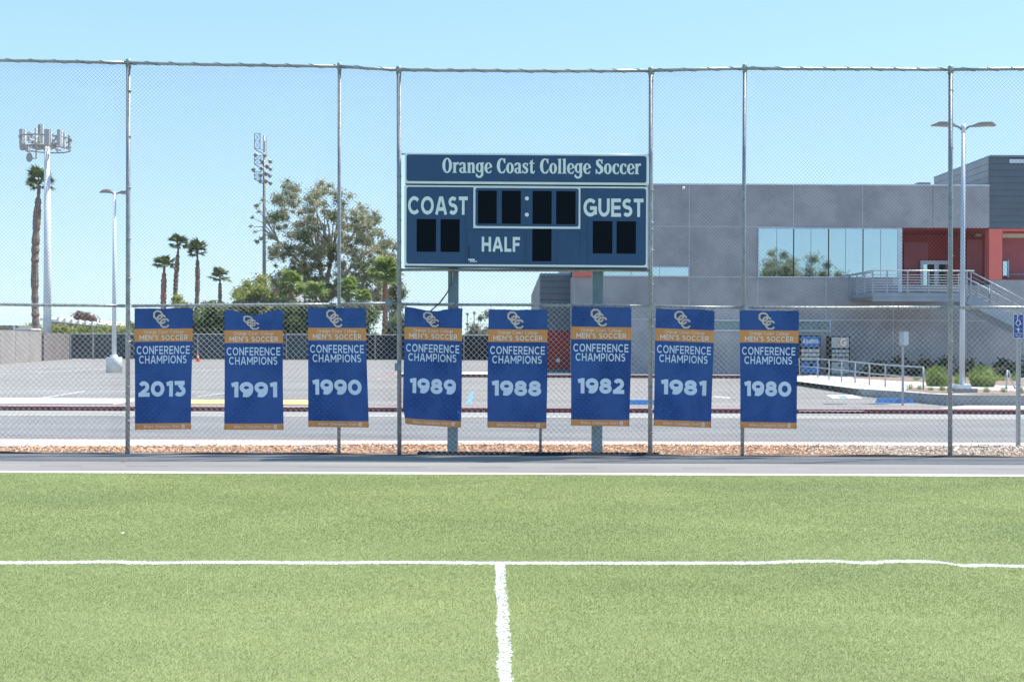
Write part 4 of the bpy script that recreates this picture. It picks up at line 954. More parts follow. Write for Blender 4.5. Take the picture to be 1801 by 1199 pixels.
# pavement and kerb along the front
sheet('kerb', rect(bx(700, 53.4), bx(1424, 53.4), 53.3, 53.5), -.28, .115, M['kerbred'])
sheet('pavement', rect(bx(700, 53.5), 80, 53.5, 58.2), -.28, .11, M['concrete'])

# ------------------------------------------------------------------ vending machines
def vending(px0, px1, py0, py1, m, label, logo):
    D = 54.2; x0, x1 = PX(px0, D), PX(px1, D); z1 = P((px0 + px1) / 2, py0, D).z; z0 = .112; h = z1 - z0; w = x1 - x0
    v = thing('vending_machine', ((x0 + x1) / 2, D + .4, z0), label, 'vending machine', 'vending machines by the wall')
    MB().box(x0, x1, D, D + .8, z0 + .05, z1).build('cabinet', M['rubber'], v)
    MB().box(x0 + .04, x1 - .06, D - .03, D - .001, z0 + h * .70, z1 - .05).build('lit_sign', M[m], v)
    MB().box(x0 + .05, x1 - .05, D - .03, D - .001, z0 + .08, z0 + h * .33).build('lower_front', M[m], v)
    MB().box(x0 + w * .42, x0 + w * .62, D - .04, D - .031, z0 + h * .22, z0 + h * .29).build('delivery_slot', M['rubber'], v)
    for r in range(3):
        for c in range(5):
            a = x0 + .05 + (w - .1) * c / 5; b = z0 + h * .36 + h * .31 * r / 3
            cm = mat('product card ' + str((r * 5 + c + len(logo)) % 4), [(.42, .45, .48), (.30, .36, .40), (.45, .42, .36), (.25, .38, .45)][(r * 5 + c + len(logo)) % 4], .5)
            MB().box(a + .012, a + (w - .1) / 5 - .012, D - .02, D - .001, b + .02, b + h * .31 / 3 - .03).build('product_card', cm, v)
    fnv = lambda u, q, l=0: (u, D - .034 - l, q)
    mb = MB()
    if len(logo) > 1:
        put_text(mb, logo, fnv, x0 + .12, x1 - .14, z0 + h * .80, z0 + h * .92, .14, .14, .002); mb.build('lettering', M['boardwhite'], v)
    else:
        put_text(mb, 'G', fnv, x0 + w * .48, x0 + w * .80, z0 + h * .74, z0 + h * .95, .22, .14, .002); mb.build('lettering', M['printw'], v)
        mb = MB(); put_text(mb, 'G', lambda u, q, l=0: (u, D - .032, q), x0 + w * .445, x0 + w * .80, z0 + h * .725, z0 + h * .96, .30, .14); mb.build('logo_backing', M['redcol'], v)
vending(1407.5, 1443.5, 589.5, 657.5, 'vendblue', 'bright blue drinks machine with wavy white name', 'Aquafina')
vending(1461, 1495, 591, 657.5, 'vendgrey', 'grey drinks machine with a single large letter', 'G')

# ------------------------------------------------------------------ planter wall, walkway, handrail
wt = [(1415, 661.5), (1480, 671), (1555, 682.7), (1614, 688.8), (1665, 693), (1730, 696), (1796, 698), (1900, 703)]
wb = [(1416, 663.5), (1473, 684), (1520, 696.7), (1578, 703.0), (1628, 709.6), (1665, 713), (1730, 713.6), (1801, 714.2), (1900, 714.8)]
bpts = [G(a, c, -.035) for a, c in wb]
front = []; 
for p in bpts: front.append(p)
# resample: build the wall following the base curve, height from .02 to .30
mb = MB(); n = len(bpts); hts = [.11, .16, .20, .235, .26, .275, .275, .275, .275]
ins = [Vector((.03, .16, 0))] * n
for i in range(n - 1):
    a, b = bpts[i], bpts[i + 1]; d = (b - a).normalized(); nn = Vector((-d.y, d.x, 0)) * .18
    a1, b1 = a + nn, b + nn
    mb.add([(a.x, a.y, -.2), (b.x, b.y, -.2), (b.x, b.y, hts[i+1]), (a.x, a.y, hts[i]), (a1.x, a1.y, hts[i]), (b1.x, b1.y, hts[i+1]), (a1.x, a1.y, -.2), (b1.x, b1.y, -.2)],
           [(0, 1, 2, 3), (3, 2, 5, 4), (4, 5, 7, 6)])
tag(mb.build('planter_wall', M['concdark']), 'low curved grey concrete retaining wall beside the accessible bay', 'wall')
mb = MB()
for i in range(n - 1):
    a, b = bpts[i], bpts[i + 1]; d = (b - a).normalized(); nn = Vector((-d.y, d.x, 0)) * .18
    mb.add([(a.x, a.y, hts[i] + .004), (b.x, b.y, hts[i+1] + .004), ((b + nn).x, (b + nn).y, hts[i+1] + .004), ((a + nn).x, (a + nn).y, hts[i] + .004)], [(0, 1, 2, 3)])
mb.build('wall_coping', M['concrete'], kind='structure')
# raised ground behind the wall: near strip is planting, then walk
top = [(p.x + .02, p.y + .15, h - .015) for p, h in zip(bpts, hts)]
mb = MB()
for i in range(n - 1):
    a, b = top[i], top[i + 1]
    mb.add([a, b, (max(b[0], b[0]), 53.5, .105), (max(a[0], a[0]), 53.5, .105)], [(0, 1, 2, 3)])
mb.add([top[-1], (45, 30.8, .26), (45, 53.5, .105), (top[-1][0], 53.5, .105)], [(0, 1, 2, 3)])
mb.build('ramp_walkway', M['concrete'], kind='structure')
def bedz(y): return .105 + (.262 - .105) * (53.5 - y) / (53.5 - 31)
def bed(name, pxs):
    pts = [G(a, c, .2) for a, c in pxs]
    o = MB().add([(p.x, p.y, bedz(p.y) + .012) for p in pts], [tuple(range(len(pts)))]).build(name, M['soil'], kind='structure'); return o
bed('planting_bed', [(1590, 689), (1640, 693.5), (1700, 696), (1790, 698.5), (1880, 701), (1880, 694), (1790, 690), (1700, 686), (1610, 682)])
bed('planting_bed', [(1500, 662), (1560, 667), (1640, 671.5), (1720, 675), (1801, 679), (1880, 681), (1880, 664), (1500, 655)])
# handrail along the ramp
hp = [((1405, 630), (1407, 657)), ((1438, 631), (1438, 661)), ((1458, 632.3), (1458, 665)), ((1480, 634), (1480, 669)), ((1504, 636.5), (1504, 672.5)), ((1529, 639), (1529, 677)), ((1557, 641.5), (1557, 680.5)), ((1624, 646), (1624, 688))]
rl_ = thing('ramp_handrail', tuple(G(1529, 677, .2)), 'long grey metal handrail beside the ramp in front of the vending machines', 'handrail')
tops = []
for (tx, ty), (bx_, by_) in hp:
    b = G(bx_, by_, .2); b.z = bedz(b.y) - .02
    t = P(tx, ty, b.y); tops.append((b, t))
    MB().tube([b, t], .028, 8).build('post', M['steel'], rl_, True)
MB().tube([t for b, t in tops], .028, 8).build('top_bar', M['steel'], rl_, True)
MB().tube([t.lerp(b, .45) for b, t in tops], .022, 8).build('lower_bar', M['steel'], rl_, True)

# ------------------------------------------------------------------ wheel stops, sign posts, cone
def wheel_stop(px0, px1, py, label):
    a, b = G(px0, py, -.035), G(px1, py, -.035); w = b.x - a.x
    t = thing('wheel_stop', tuple((a + b) / 2), label, 'wheel stop', 'blue concrete wheel stops')
    y = a.y; MB().add([(a.x, y, -.035), (b.x, y, -.035), (b.x - .04, y + .04, .10), (a.x + .06, y + .04, .10), (b.x - .04, y + .17, .10), (a.x + .06, y + .17, .10), (b.x, y + .22, -.035), (a.x, y + .22, -.035)],
        [(0, 1, 2, 3), (3, 2, 4, 5), (5, 4, 6, 7), (0, 3, 5, 7), (1, 6, 4, 2)]).build('block', M['stopblue'], t)
    for q in (a.x + .2, b.x - .2): MB().tube([(q, y + .1, .098), (q, y + .1, .11)], .02, 8).build('bolt', M['galv'], t)
wheel_stop(1543, 1607, 708.5, 'blue wheel stop beside the curved planter wall')
wheel_stop(1096, 1160, 711.5, 'blue wheel stop seen between the 1982 and 1981 banners')

def sign_post(px, py_base, D, zb, w, py_top, name, label):
    t = thing('sign_post', (PX(px, D, py_base), D, zb), label, 'sign'); x = PX(px, D, py_base); zt_ = P(px, py_top, D).z
    mb = MB(); ww = w / 2
    mb.box(x - ww, x + ww, D - .004, D + .004 + w * .6, zb - .1, zt_); mb.build('post', M['signgrey'], t)
    k = MB(); z = zb + .05
    while z < zt_ - .05:
        k.box(x - ww * .22, x + ww * .22, D - .0065, D - .0045, z - .008, z + .008); z += .05
    k.build('punched_holes', M['tie'], t, kind='stuff'); return t, x, zt_
# accessible parking sign at the right edge, on the near kerb
p0 = G(1791.5, 785, .01); DA = p0.y
sp, sx_, _ = sign_post(1791.5, 785, DA, .01, .062, 556, 'x', 'blue accessible route sign on a punched grey post at the right edge')
a = P(1782, 552.5, DA - .02); b = P(1800, 595, DA - .02); sw = b.x - a.x; sh = a.z - b.z; yS = DA - .022
def rr(x0, x1, z0, z1, r, y0, y1):
    pts = []
    for cx, cz, a0 in ((x0 + r, z0 + r, 180), (x1 - r, z0 + r, 270), (x1 - r, z1 - r, 0), (x0 + r, z1 - r, 90)):
        for k in range(5): q = math.radians(a0 + 90 * k / 4); pts.append((cx + r * math.cos(q), cz + r * math.sin(q)))
    return MB().prism(pts, y0, y1)
rr(a.x, a.x + sw, b.z, a.z, .018, yS - .003, yS).build('sign_plate', M['boardwhite'], sp)
rr(a.x + .009, a.x + sw - .009, b.z + .009, a.z - .009, .012, yS - .005, yS - .0035).build('sign_face', M['signblue'], sp)
mb = MB(); fs_ = lambda u, v, l=0: (a.x + u * sw, yS - .0065 - l, b.z + v * sh)
def rib(pts, hw, closed=False, l=0):
    vs, f = ribbon([(p[0] * sw, p[1] * sh) for p in pts], hw, closed); mb.add([(a.x + v[0], yS - .0065 - l, b.z + v[1]) for v in vs], f)
rib([(.45 + .19 * math.cos(t), .64 + .115 * math.sin(t)) for t in [math.radians(q) for q in range(75, 376, 15)]], .0055)
rib([(.42, .90), (.42, .74), (.62, .74)], .0065, l=.0004); rib([(.62, .745), (.68, .60), (.78, .60)], .0065, l=.0008)
vs, f = ring(.42 * sw, .925 * sh, .013, .013, .001, .001, n=12); mb.add([(a.x + v[0], yS - .0065, b.z + v[1]) for v in vs], f)
rib([(.48, .27), (.48, .38)], .009); mb.add([fs_(.28, .36, .0004), fs_(.68, .36, .0004), fs_(.48, .44, .0004)], [(0, 1, 2)])
put_text(mb, 'ACCESSIBLE', fs_, .10, .90, .185, .245, .16, .2, .0003); put_text(mb, 'ROUTE', fs_, .25, .75, .075, .135, .16, .2, .0003)
mb.build('sign_symbol', M['white'], sp, kind='stuff')
# bare backs of signs on the post in the lot
p1 = G(1588, 713, -.035)
sp2, x2, _ = sign_post(1588, 713, p1.y, -.035, .055, 584, 'y', 'bare metal sign back on a thin grey post in the accessible bay')
c0, c1 = P(1581.5, 583, p1.y - .02), P(1598, 607, p1.y - .02)
MB().box(c0.x, (c0.x + c1.x) / 2 - .01, p1.y - .024, p1.y - .02, c1.z, c0.z).build('sign_plate', M['signgrey'], sp2)
MB().box((c0.x + c1.x) / 2 - .005, c1.x, p1.y - .018, p1.y - .012, c1.z, c0.z).build('sign_plate', M['frame'], sp2)
# cone
g0 = G(348, 636, -.035)
co = thing('traffic_cone', tuple(g0), 'small orange traffic cone standing by the far screened fence', 'traffic cone')
MB().box(g0.x - .2, g0.x + .2, g0.y - .2, g0.y + .2, -.034, .0).build('base', M['orange'], co)
MB().tube([(g0.x, g0.y, 0), (g0.x, g0.y, .28), (g0.x, g0.y, .60)], [.15, .09, .03], 12).build('cone_body', M['orange'], co, True)
MB().tube([(g0.x, g0.y, .30), (g0.x, g0.y, .42)], [.092, .073], 12).build('reflective_band', M['white'], co, True)
g1 = G(217, 811.5, 0)
tag(MB().add([(g1.x - .05, g1.y, .004), (g1.x, g1.y - .03, .012), (g1.x + .06, g1.y + .01, .006), (g1.x, g1.y + .035, .016)], [(0, 1, 2, 3)]).build('fallen_leaf', M['leafdry']), 'single dry leaf lying on the asphalt track', 'leaf')

# ------------------------------------------------------------------ lot lights
def luminaire(parent, c, dirx, L, m='lampgrey', w=.30, diry=0):
    d = Vector((dirx, diry, 0)).normalized(); s = Vector((-d.y, d.x, 0)) * w / 2
    a = c + d * .25; pr = []
    for t, zz, ws, th in ((0, 0, .5, .05), (.25, .06, 1, .09), (.75, .07, 1, .08), (1, .0, .45, .03)):
        q = a + d * L * t + Vector((0, 0, zz)); pr += [q - s * ws, q + s * ws, q + s * ws - Vector((0, 0, th)), q - s * ws - Vector((0, 0, th))]
    f = []
    for i in range(3):
        for j in range(4): f.append((4*i + j, 4*i + (j+1) % 4, 4*i + 4 + (j+1) % 4, 4*i + 4 + j))
    f += [(3, 2, 1, 0), (12, 13, 14, 15)]
    MB().add(pr, f).build('luminaire', M[m], parent)
    MB().tube([c - Vector((0, 0, .16)), c + d * .14 - Vector((0, 0, .05)), c + d * .32 + Vector((0, 0, .01))], .035, 6).build('lamp_arm', M['postpaint'], parent, True)
g = G(200.5, 655, -.035); DL = g.y
t = thing('parking_light', tuple(g), 'slender white light pole on a round white pedestal at left', 'light pole', 'parking lot light poles')
r = 13.3 * DL / F; zp = P(200, 628, DL).z
MB().tube([(g.x, g.y, -.04), (g.x, g.y, zp - .03), (g.x, g.y, zp)], [r, r, r * .96], 24).build('pedestal', mat('weathered white concrete', (.55, .56, .56), .8, 0, 0, 1.6, col2=(.80, .80, .78), thr=(.35, .6)), t, True)
tp = P(201.5, 338, DL)
MB().tube([(g.x, g.y, zp), (g.x, g.y, zp + .12)], .2, 12).build('base_plate', M['polewhite'], t, True)
MB().tube([(g.x, g.y, zp), tp], [.125, .075], 12).build('pole', M['polewhite'], t, True)
luminaire(t, tp, -1, .62, diry=.15); luminaire(t, tp, 1, .52, diry=.1); luminaire(t, tp, -.45, .62, diry=-1); luminaire(t, tp, .5, .6, diry=1)
g = G(1692, 690, .25); DR = g.y
t = thing('parking_light', tuple(g), 'grey blue light pole with two wing heads in front of the building', 'light pole', 'parking lot light poles')
k = DR / F
MB().box(g.x - 19.5 * k, g.x + 20 * k, g.y - .3, g.y + .3, .1, .25 + 7.5 * k).build('pedestal', M['concdark'], t)
MB().box(g.x - 12 * k, g.x + 12 * k, g.y - .18, g.y + .18, .25 + 7.5 * k, .25 + 14 * k).build('base_cover', M['polewhite'], t)
tp = P(1694.5, 219, DR)
MB().tube([(g.x, g.y, .25 + 13 * k), tp], [4.6 * k, 3.2 * k], 14).build('pole', mat('pale blue grey pole', (.45, .52, .60), .4, .2, .08, 2), t, True)
MB().tube([tp - Vector((0, 0, .28)), tp + Vector((0, 0, .01))], 3.9 * k, 12).build('tenon', M['polewhite'], t, True)
luminaire(t, tp + Vector((.02, 0, -.02)), 1, .70, w=.36); luminaire(t, tp + Vector((-.02, 0, -.02)), -1, .70, w=.36)
# distant little lights on the skyline
for px, py in ((822, 551), (834, 549), (822, 569)):
    D = 115; t = thing('distant_light', (PX(px, D), D, -.03), {(822, 551): 'tiny pole light left of the pair above the dark fence', (834, 549): 'tallest tiny pole light above the dark fence', (822, 569): 'lowest tiny pole light just over the dark fence'}[(px, py)], 'light pole', 'tiny distant lights')
    D += {549: 3, 569: -4}.get(py, 0); q = P(px, py, D)
    MB().tube([(q.x, D, -.03), q], .05, 6).build('pole', M['lampgrey'], t); MB().box(q.x - .14, q.x + .14, D - .1, D + .1, q.z - .2, q.z + .05).build('lamp_head', M['lampgrey'], t)

# ------------------------------------------------------------------ antenna mast
D = 94.0
ct = thing('antenna_mast', (PX(83, D), D, -.035), 'tall white phone mast with antenna panels and dish at far left', 'mast')
a0, a1 = P(83.5, 632, D), P(83, 252, D); a0.z = -.04
MB().tube([a0, a0.lerp(a1, .45), a1], [.36, .30, .24], 20).build('pole', M['polewhite'], ct, True)
for hh, rr_ in ((.0, 2.1), (-.9, 2.0)):
    c = P(80, 244, D) + Vector((0, 0, hh)); pts = [c + Vector((rr_ * 1.02 * math.cos(q), rr_ * math.sin(q), 0)) for q in [2 * math.pi * i / 12 for i in range(13)]]
    MB().tube(pts, .06, 6, False).build('antenna_ring', M['lampgrey'], ct)
for i in range(6):
    q = 2 * math.pi * i / 6 + .3; c = P(82, 256, D)
    MB().tube([c, c + Vector((2.0 * math.cos(q), 2.0 * math.sin(q), -.1))], .07, 6).build('support_arm', M['lampgrey'], ct)
    MB().tube([c - Vector((0, 0, .5)), c + Vector((2.0 * math.cos(q), 2.0 * math.sin(q), .55))], .035, 5).build('support_arm', M['lampgrey'], ct)
for x0, x1, y0, y1, dd, m in [(34.5, 40, 227, 256, -.8, 'antenna'), (40.2, 44.5, 228, 257, -.4, 'antennalt'), (48, 54.5, 232.5, 249, .9, 'antennalt'), (61.5, 64.5, 225.5, 250, -1.4, 'antennalt'), (67.5, 72, 219, 236, 1.4, 'lampgrey'), (71, 76, 218.5, 252, -1.7, 'antennalt'),
                           (78, 87, 227.5, 255, -2.2, 'antenna'), (87.2, 90.5, 228, 251, -1.9, 'antennalt'), (101, 106, 228, 256, -1.6, 'antenna'), (106.2, 109, 229, 257, -1.3, 'antennalt'), (111.5, 114.5, 233, 256, -.6, 'antennalt'), (120, 121.6, 238, 261, .1, 'lampgrey'), (123, 124.2, 240, 260, .5, 'antenna')]:
    Dq = D + dd; p, q = P(x0, y0, Dq), P(x1, y1, Dq)
    MB().box(p.x, q.x, Dq - .08, Dq + .12, q.z, p.z).build('antenna_panel', M[m], ct)
mb = MB()
for _ in range(46):
    px, py = rnd.choice([(rnd.uniform(47, 66), rnd.uniform(240, 262)), (rnd.uniform(92, 101), rnd.uniform(238, 262)), (rnd.uniform(66, 80), rnd.uniform(238, 262)), (rnd.uniform(98, 122), rnd.uniform(254, 266)), (rnd.uniform(38, 50), rnd.uniform(256, 264))])
    c = P(px, py, D + rnd.uniform(-1.2, 1.2)); w = rnd.uniform(.06, .2); mb.box(c.x - w * .6, c.x + w * .6, c.y - w, c.y + w, c.z - w, c.z + w)
mb.build('equipment_boxes', M['antenna'], ct, kind='stuff')
c = P(52.5, 277, D - .4); dn = Vector((-.5, -.8, .05)).normalized(); u_ = Vector((0, 0, 1)); s_ = dn.cross(u_).normalized(); n = 20; vs = []
for rr_, off in ((.02, .12), (.25, .09), (.43, 0), (.43, -.05)):
    for i in range(n): q = 2 * math.pi * i / n; vs.append(c + (s_ * math.cos(q) * 1.05 + u_ * math.sin(q) * .95) * rr_ - dn * off)
fs = [(k_*n + i, k_*n + (i+1) % n, (k_+1)*n + (i+1) % n, (k_+1)*n + i) for k_ in range(3) for i in range(n)] + [tuple(range(n))]
MB().add(vs, fs).build('dish', M['antenna'], ct, True)
MB().tube([P(63.5, 257, D), P(63.5, 279, D), P(57, 279, D - .3)], .06, 6).build('dish_bracket', M['lampgrey'], ct)

# ------------------------------------------------------------------ stadium light tower
D = 130.0
stt = thing('stadium_light', (PX(465, D), D, -.3), 'tall stadium floodlight mast with lattice frames above the trees', 'light tower')
b_, t_ = P(465, 640, D), P(464.5, 239, D)
MB().tube([b_, b_.lerp(t_, .6), t_], [.30, .20, .13], 10).build('mast', M['lampgrey'], stt, True)
def truss(x0, x1, y0, y1, nb):
    mb = MB(); D_ = D - .5
    for x in (x0, x1): mb.tube([P(x, y0, D_), P(x, y1, D_)], .045, 4)
    for i in range(nb + 1):
        y = y0 + (y1 - y0) * i / nb; mb.tube([P(x0, y, D_), P(x1, y, D_)], .038, 4)
        if i < nb:
            yn = y0 + (y1 - y0) * (i + 1) / nb; mb.tube([P(x0, y, D_), P(x1, yn, D_)], .03, 4); mb.tube([P(x1, y, D_), P(x0, yn, D_)], .03, 4)
    mb.tube([P(x0, y1, D_), P(463, y1 + 9, D)], .05, 4); mb.tube([P(x1, y1, D_), P(464, y1 + 4, D)], .03, 4)
    mb.build('lattice_frame', mat('lattice steel', (.16, .16, .22), .5, .2), stt)
truss(447.5, 457.5, 235, 262, 2); truss(447.5, 459, 274, 289, 2); truss(447.5, 459, 302, 315, 2)
MB().tube([P(469, 241, D), P(469, 275, D)], .03, 4).build('lattice_frame', M['antenna'], stt)
for px, py, s in [(474, 283, 1), (474, 296, 1), (473, 308, 1), (474, 321, 1), (451, 272, -1), (447, 298, -1), (468, 292, 1), (463, 284, -1), (461, 296, -1), (466, 305, 1), (460, 308, -1), (466, 318, 1), (459, 318, -1), (464, 272, 1)]:
    c = P(px, py, D - .6); d = Vector((s * .7, -.4, -.6)).normalized()
    lf = MB().tube([c - d * .12, c + d * .28], [.12, .25], 10).build('floodlight', M['lampgrey'], stt, True)
    MB().tube([c - d * .14, c + d * .0], [.15, .22], 8).build('lamp_hood', M['white'], lf, True)

# ------------------------------------------------------------------ left background
def wallseg(name, pts, zt_, m, th=.25, parent=None):
    mb = MB()
    for (x0, y0), (x1, y1) in zip(pts[:-1], pts[1:]):
        d = Vector((x1 - x0, y1 - y0, 0)).normalized(); nn = Vector((-d.y, d.x, 0)) * th
        mb.slab([(x0, y0), (x1, y1), (x1 + nn.x, y1 + nn.y), (x0 + nn.x, y0 + nn.y)], -.2, zt_)
    return mb.build(name, M[m], parent)
bw = thing('block_wall', (PX(20, 88), 88, 0), 'grey block wall at the far left edge of the parking lot', 'wall')
pA, pB = G(-60, 645, -.035), G(73, 635, -.035); nseg = 5
for i in range(nseg):
    q0, q1 = pA.lerp(pB, i / nseg), pA.lerp(pB, (i + 1) / nseg); d = (q1 - q0).normalized() * .03
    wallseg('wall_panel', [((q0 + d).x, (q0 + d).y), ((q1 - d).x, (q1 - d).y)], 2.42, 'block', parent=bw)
wallseg('wall_panel', [(pB.x + .05, pB.y + .3), (PX(122, 97.6), 97.6)], 2.30, 'blockshade', parent=bw)
# screened fence along the back of the lot
sf = thing('screened_fence', (PX(500, 98), 98, 0), 'long dark privacy screened fence along the back of the parking lot', 'fence')
px = 124; k = 0
while px < 968:
    nx = min(968, px + (40 if px < 240 else 52)); sc = 'screen' if px < 240 else ('screen' if px < 600 else 'screenb'); DD = 98 if px < 700 else 97.5
    x0, x1 = PX(px, DD), PX(nx, DD); zt_ = 2.22 + rnd.uniform(-.03, .03)
    MB().box(x0 + .05, x1 - .05, DD, DD + .03, .02, zt_).build('screen_panel', M[sc], sf)
    MB().tube([(x0, DD - .04, -.05), (x0, DD - .04, 2.36)], .055 if px > 240 else .09, 8).build('post', M['concdark'], sf)
    px = nx; k += 1
MB().tube([(PX(124, 98), 97.95, 2.28), (PX(968, 98), 97.95, 2.28)], .035, 6).build('top_rail', M['signgrey'], sf)
# low roofs beyond the wall
sb_ = thing('stadium_stand', (PX(150, 150), 150, 0), 'long low stand with a pale sloping roof behind the hedge', 'building')
q0, q1 = P(70, 558.5, 150), P(214, 573.5, 150)
MB().add([q0, q1, q1 + Vector((0, 12, .3)), q0 + Vector((0, 12, .3)), q0 - Vector((0, 0, .38)), q1 - Vector((0, 0, .30))], [(4, 5, 1, 0), (0, 1, 2, 3)]).build('roof', M['white'], sb_)
MB().add([(q0.x, 151, 0), (q1.x, 151, 0), (q1.x, 151, q1.z - .31), (q0.x, 151, q0.z - .39)], [(0, 1, 2, 3)]).build('wall', mat('stand wall', (.30, .25, .27), .9), sb_)
for px in range(104, 170, 12):
    c = P(px, 561 + (px - 104) * .12, 148.5); MB().box(c.x - .16, c.x + .16, 148, 149, c.z - .35, c.z + .25).build('roof_vent', M['antennalt'], sb_)
kk = thing('utility_shed', (PX(12, 105), 105, 0), 'tan utility shed behind the block wall at the left edge', 'shed')
MB().box(PX(-40, 105), PX(22, 105), 105, 109, -.1, P(0, 577, 105).z).build('wall', M['tan'], kk)
MB().box(PX(-44, 105), PX(26, 105), 104.6, 109.4, P(0, 577, 105).z, P(0, 572, 105).z).build('roof', M['block'], kk)
aw = thing('metal_container', (PX(39, 101), 101, 0), 'grey green container with a pale lid behind the block wall', 'container')
MB().box(PX(25, 101), PX(54, 101), 101, 103, -.1, P(40, 580, 101).z).build('body', M['fabricgreen'], aw)
MB().box(PX(24, 101), PX(55, 101), 100.9, 103.1, P(40, 580, 101).z + .002, P(40, 577.2, 101).z).build('lid', M['white'], aw)
hr = thing('red_roofed_house', (PX(495, 140), 140, 0), 'house with a red tiled roof behind the green bushes', 'house')
r0 = [P(480, 506, 140), P(500, 509, 140), P(516, 520, 140), P(478, 521, 140)]
MB().add([r0[0], r0[1], r0[2], r0[3]] + [v + Vector((0, 6, 0)) for v in r0], [(3, 2, 1, 0), (0, 1, 5, 4), (1, 2, 6, 5)]).build('roof', M['rooftile'], hr)
MB().box(PX(479, 140), PX(515, 140), 140.3, 145.8, -.2, P(480, 524, 140).z).build('wall', M['tan'], hr)

# ================================================================== VEGETATION
def in_poly(x, y, poly):
    c = False; j = len(poly) - 1
    for i in range(len(poly)):
        (xi, yi), (xj, yj) = poly[i], poly[j]
        if (yi > y) != (yj > y) and x < (xj - xi) * (y - yi) / (yj - yi) + xi: c = not c
        j = i
    return c
def leaves(name, m, cl, n, size, parent, kind=None, elong=1.6, soft=False):
    cl = np.array(cl); w = cl[:, 3] ** 2; w /= w.sum(); idx = rng.choice(len(cl), n, p=w)
    d = rng.normal(size=(n, 3)); d /= np.linalg.norm(d, axis=1)[:, None]
    r = cl[idx, 3] * rng.uniform(.25, 1.08, n) ** .6
    if soft: r = cl[idx, 3] * np.minimum(np.abs(rng.normal(0, .62, n)), 1.5)
    c = cl[idx, :3] + d * r[:, None] * np.array([1, 1, .8])
    a = rng.normal(size=(n, 3)); a /= np.linalg.norm(a, axis=1)[:, None]; b = np.cross(a, d + rng.normal(0, .6, (n, 3))); b /= np.linalg.norm(b, axis=1)[:, None]
    s = size * rng.uniform(.6, 1.3, n); a = a * (s * elong * .5)[:, None]; b = b * (s * .5)[:, None]
    V = np.stack([c - a, c + b, c + a, c - b], 1).reshape(-1, 3)
    return np_mesh(name, V, 4, m, parent, kind)
def poly_clumps(poly, D, k, rmin, rmax, dep):
    xs_, ys_ = [p[0] for p in poly], [p[1] for p in poly]; out = []; tries = 0
    while len(out) < k and tries < 20000:
        tries += 1; px, py = rnd.uniform(min(xs_), max(xs_)), rnd.uniform(min(ys_), max(ys_)); r = rnd.uniform(rmin, rmax); rp = r * F / D * .7
        if not all(in_poly(px + rp * a, py + rp * b, poly) for a, b in ((1, 0), (-1, 0), (0, -1))): continue
        Dq = D + rnd.uniform(-dep, dep); q = P(px, py, Dq); out.append((q.x, q.y, max(q.z, r * .6), r))
    return out
def shrub(name, label, cat, poly, D, k, rr_, n, size, m, dep=1.5, group=None, trunkx=None, twigs=6):
    cl = poly_clumps(poly, D, k, rr_[0], rr_[1], dep)
    tx = PX(trunkx if trunkx else sum(p[0] for p in poly) / len(poly), D)
    t = thing(name, (tx, D, -.05), label, cat, group)
    leaves('crown' if name.endswith('tree') else 'foliage', M[m], cl, int(n * 1.5), size * .8, t, soft=True, elong=1.8)
    mb = MB(); zlow = min(c[2] for c in cl)
    for c in sorted(cl, key=lambda q: -q[3])[:twigs]:
        mb.tube([(tx, D, -.1), (tx * .6 + c[0] * .4, D * .6 + c[1] * .4, max(zlow * .5, c[2] * .45)), (c[0], c[1], c[2])], [.11, .07, .03], 6)
    mb.build('trunk' if name.endswith('tree') else 'stems', M['bark'], t, True)
    return t
# big gum tree
EUC = [(468, 372), (478, 335), (506, 312), (540, 336), (554, 314), (594, 318), (616, 340), (656, 358), (684, 398), (703, 440), (706, 520), (690, 552), (500, 552), (466, 500), (472, 450), (460, 400)]
D = 118
gt = thing('gum_tree', (PX(570, D), D, -.05), 'large loose olive grey gum tree filling the skyline left of the scoreboard', 'tree')
cl = poly_clumps(EUC, D, 360, .30, .95, 5.0) + poly_clumps([(585, 400), (640, 370), (676, 402), (700, 440), (704, 545), (590, 548)], D, 110, .3, .7, 4)
for px, py, r in [(505, 320, .6), (566, 322, .7), (615, 345, .6), (455, 372, .35), (441, 398, .3), (448, 408, .3), (452, 425, .35), (462, 352, .4), (488, 345, .6), (640, 372, .8), (668, 410, .7), (444, 383, .25), (470, 390, .45), (452, 362, .3), (686, 450, .6), (460, 420, .4), (520, 330, .6)]:
    q = P(px, py, D + rnd.uniform(-2, 2)); cl.append((q.x, q.y, q.z, r))
cl2 = poly_clumps([(505, 400), (540, 385), (560, 430), (560, 500), (520, 520), (490, 500)], D - 2, 16, .5, 1.0, 2)
leaves('crown', M['leafe'], cl, 78000, .125, gt, elong=2.2, soft=True); leaves('crown', M['leafg'], cl2 + cl[::7], 14000, .13, gt, elong=2.0, soft=True)
mb = MB()
base = Vector((PX(572, D), D, -.1)); fork = P(570, 530, D); tips = sorted(cl, key=lambda q: rnd.random())[:46]
mb.tube([base, base.lerp(fork, .6) + Vector((.2, 0, 0)), fork], [.55, .45, .38], 10)
subs = [P(535, 470, D), P(560, 455, D + 1), P(582, 460, D - 1), P(612, 475, D), P(640, 490, D + 1)]
for s_ in subs: mb.tube([fork, fork.lerp(s_, .5) + Vector((rnd.uniform(-.3, .3), 0, .2)), s_], [.34, .26, .19], 8)
for c in tips:
    tv = Vector(c[:3]); s_ = min(subs, key=lambda q: (q - tv).length)
    mb.tube([s_, s_.lerp(tv, .5) + Vector((rnd.uniform(-.4, .4), rnd.uniform(-.3, .3), rnd.uniform(0, .5))), tv], [.15, .09, .03], 6)
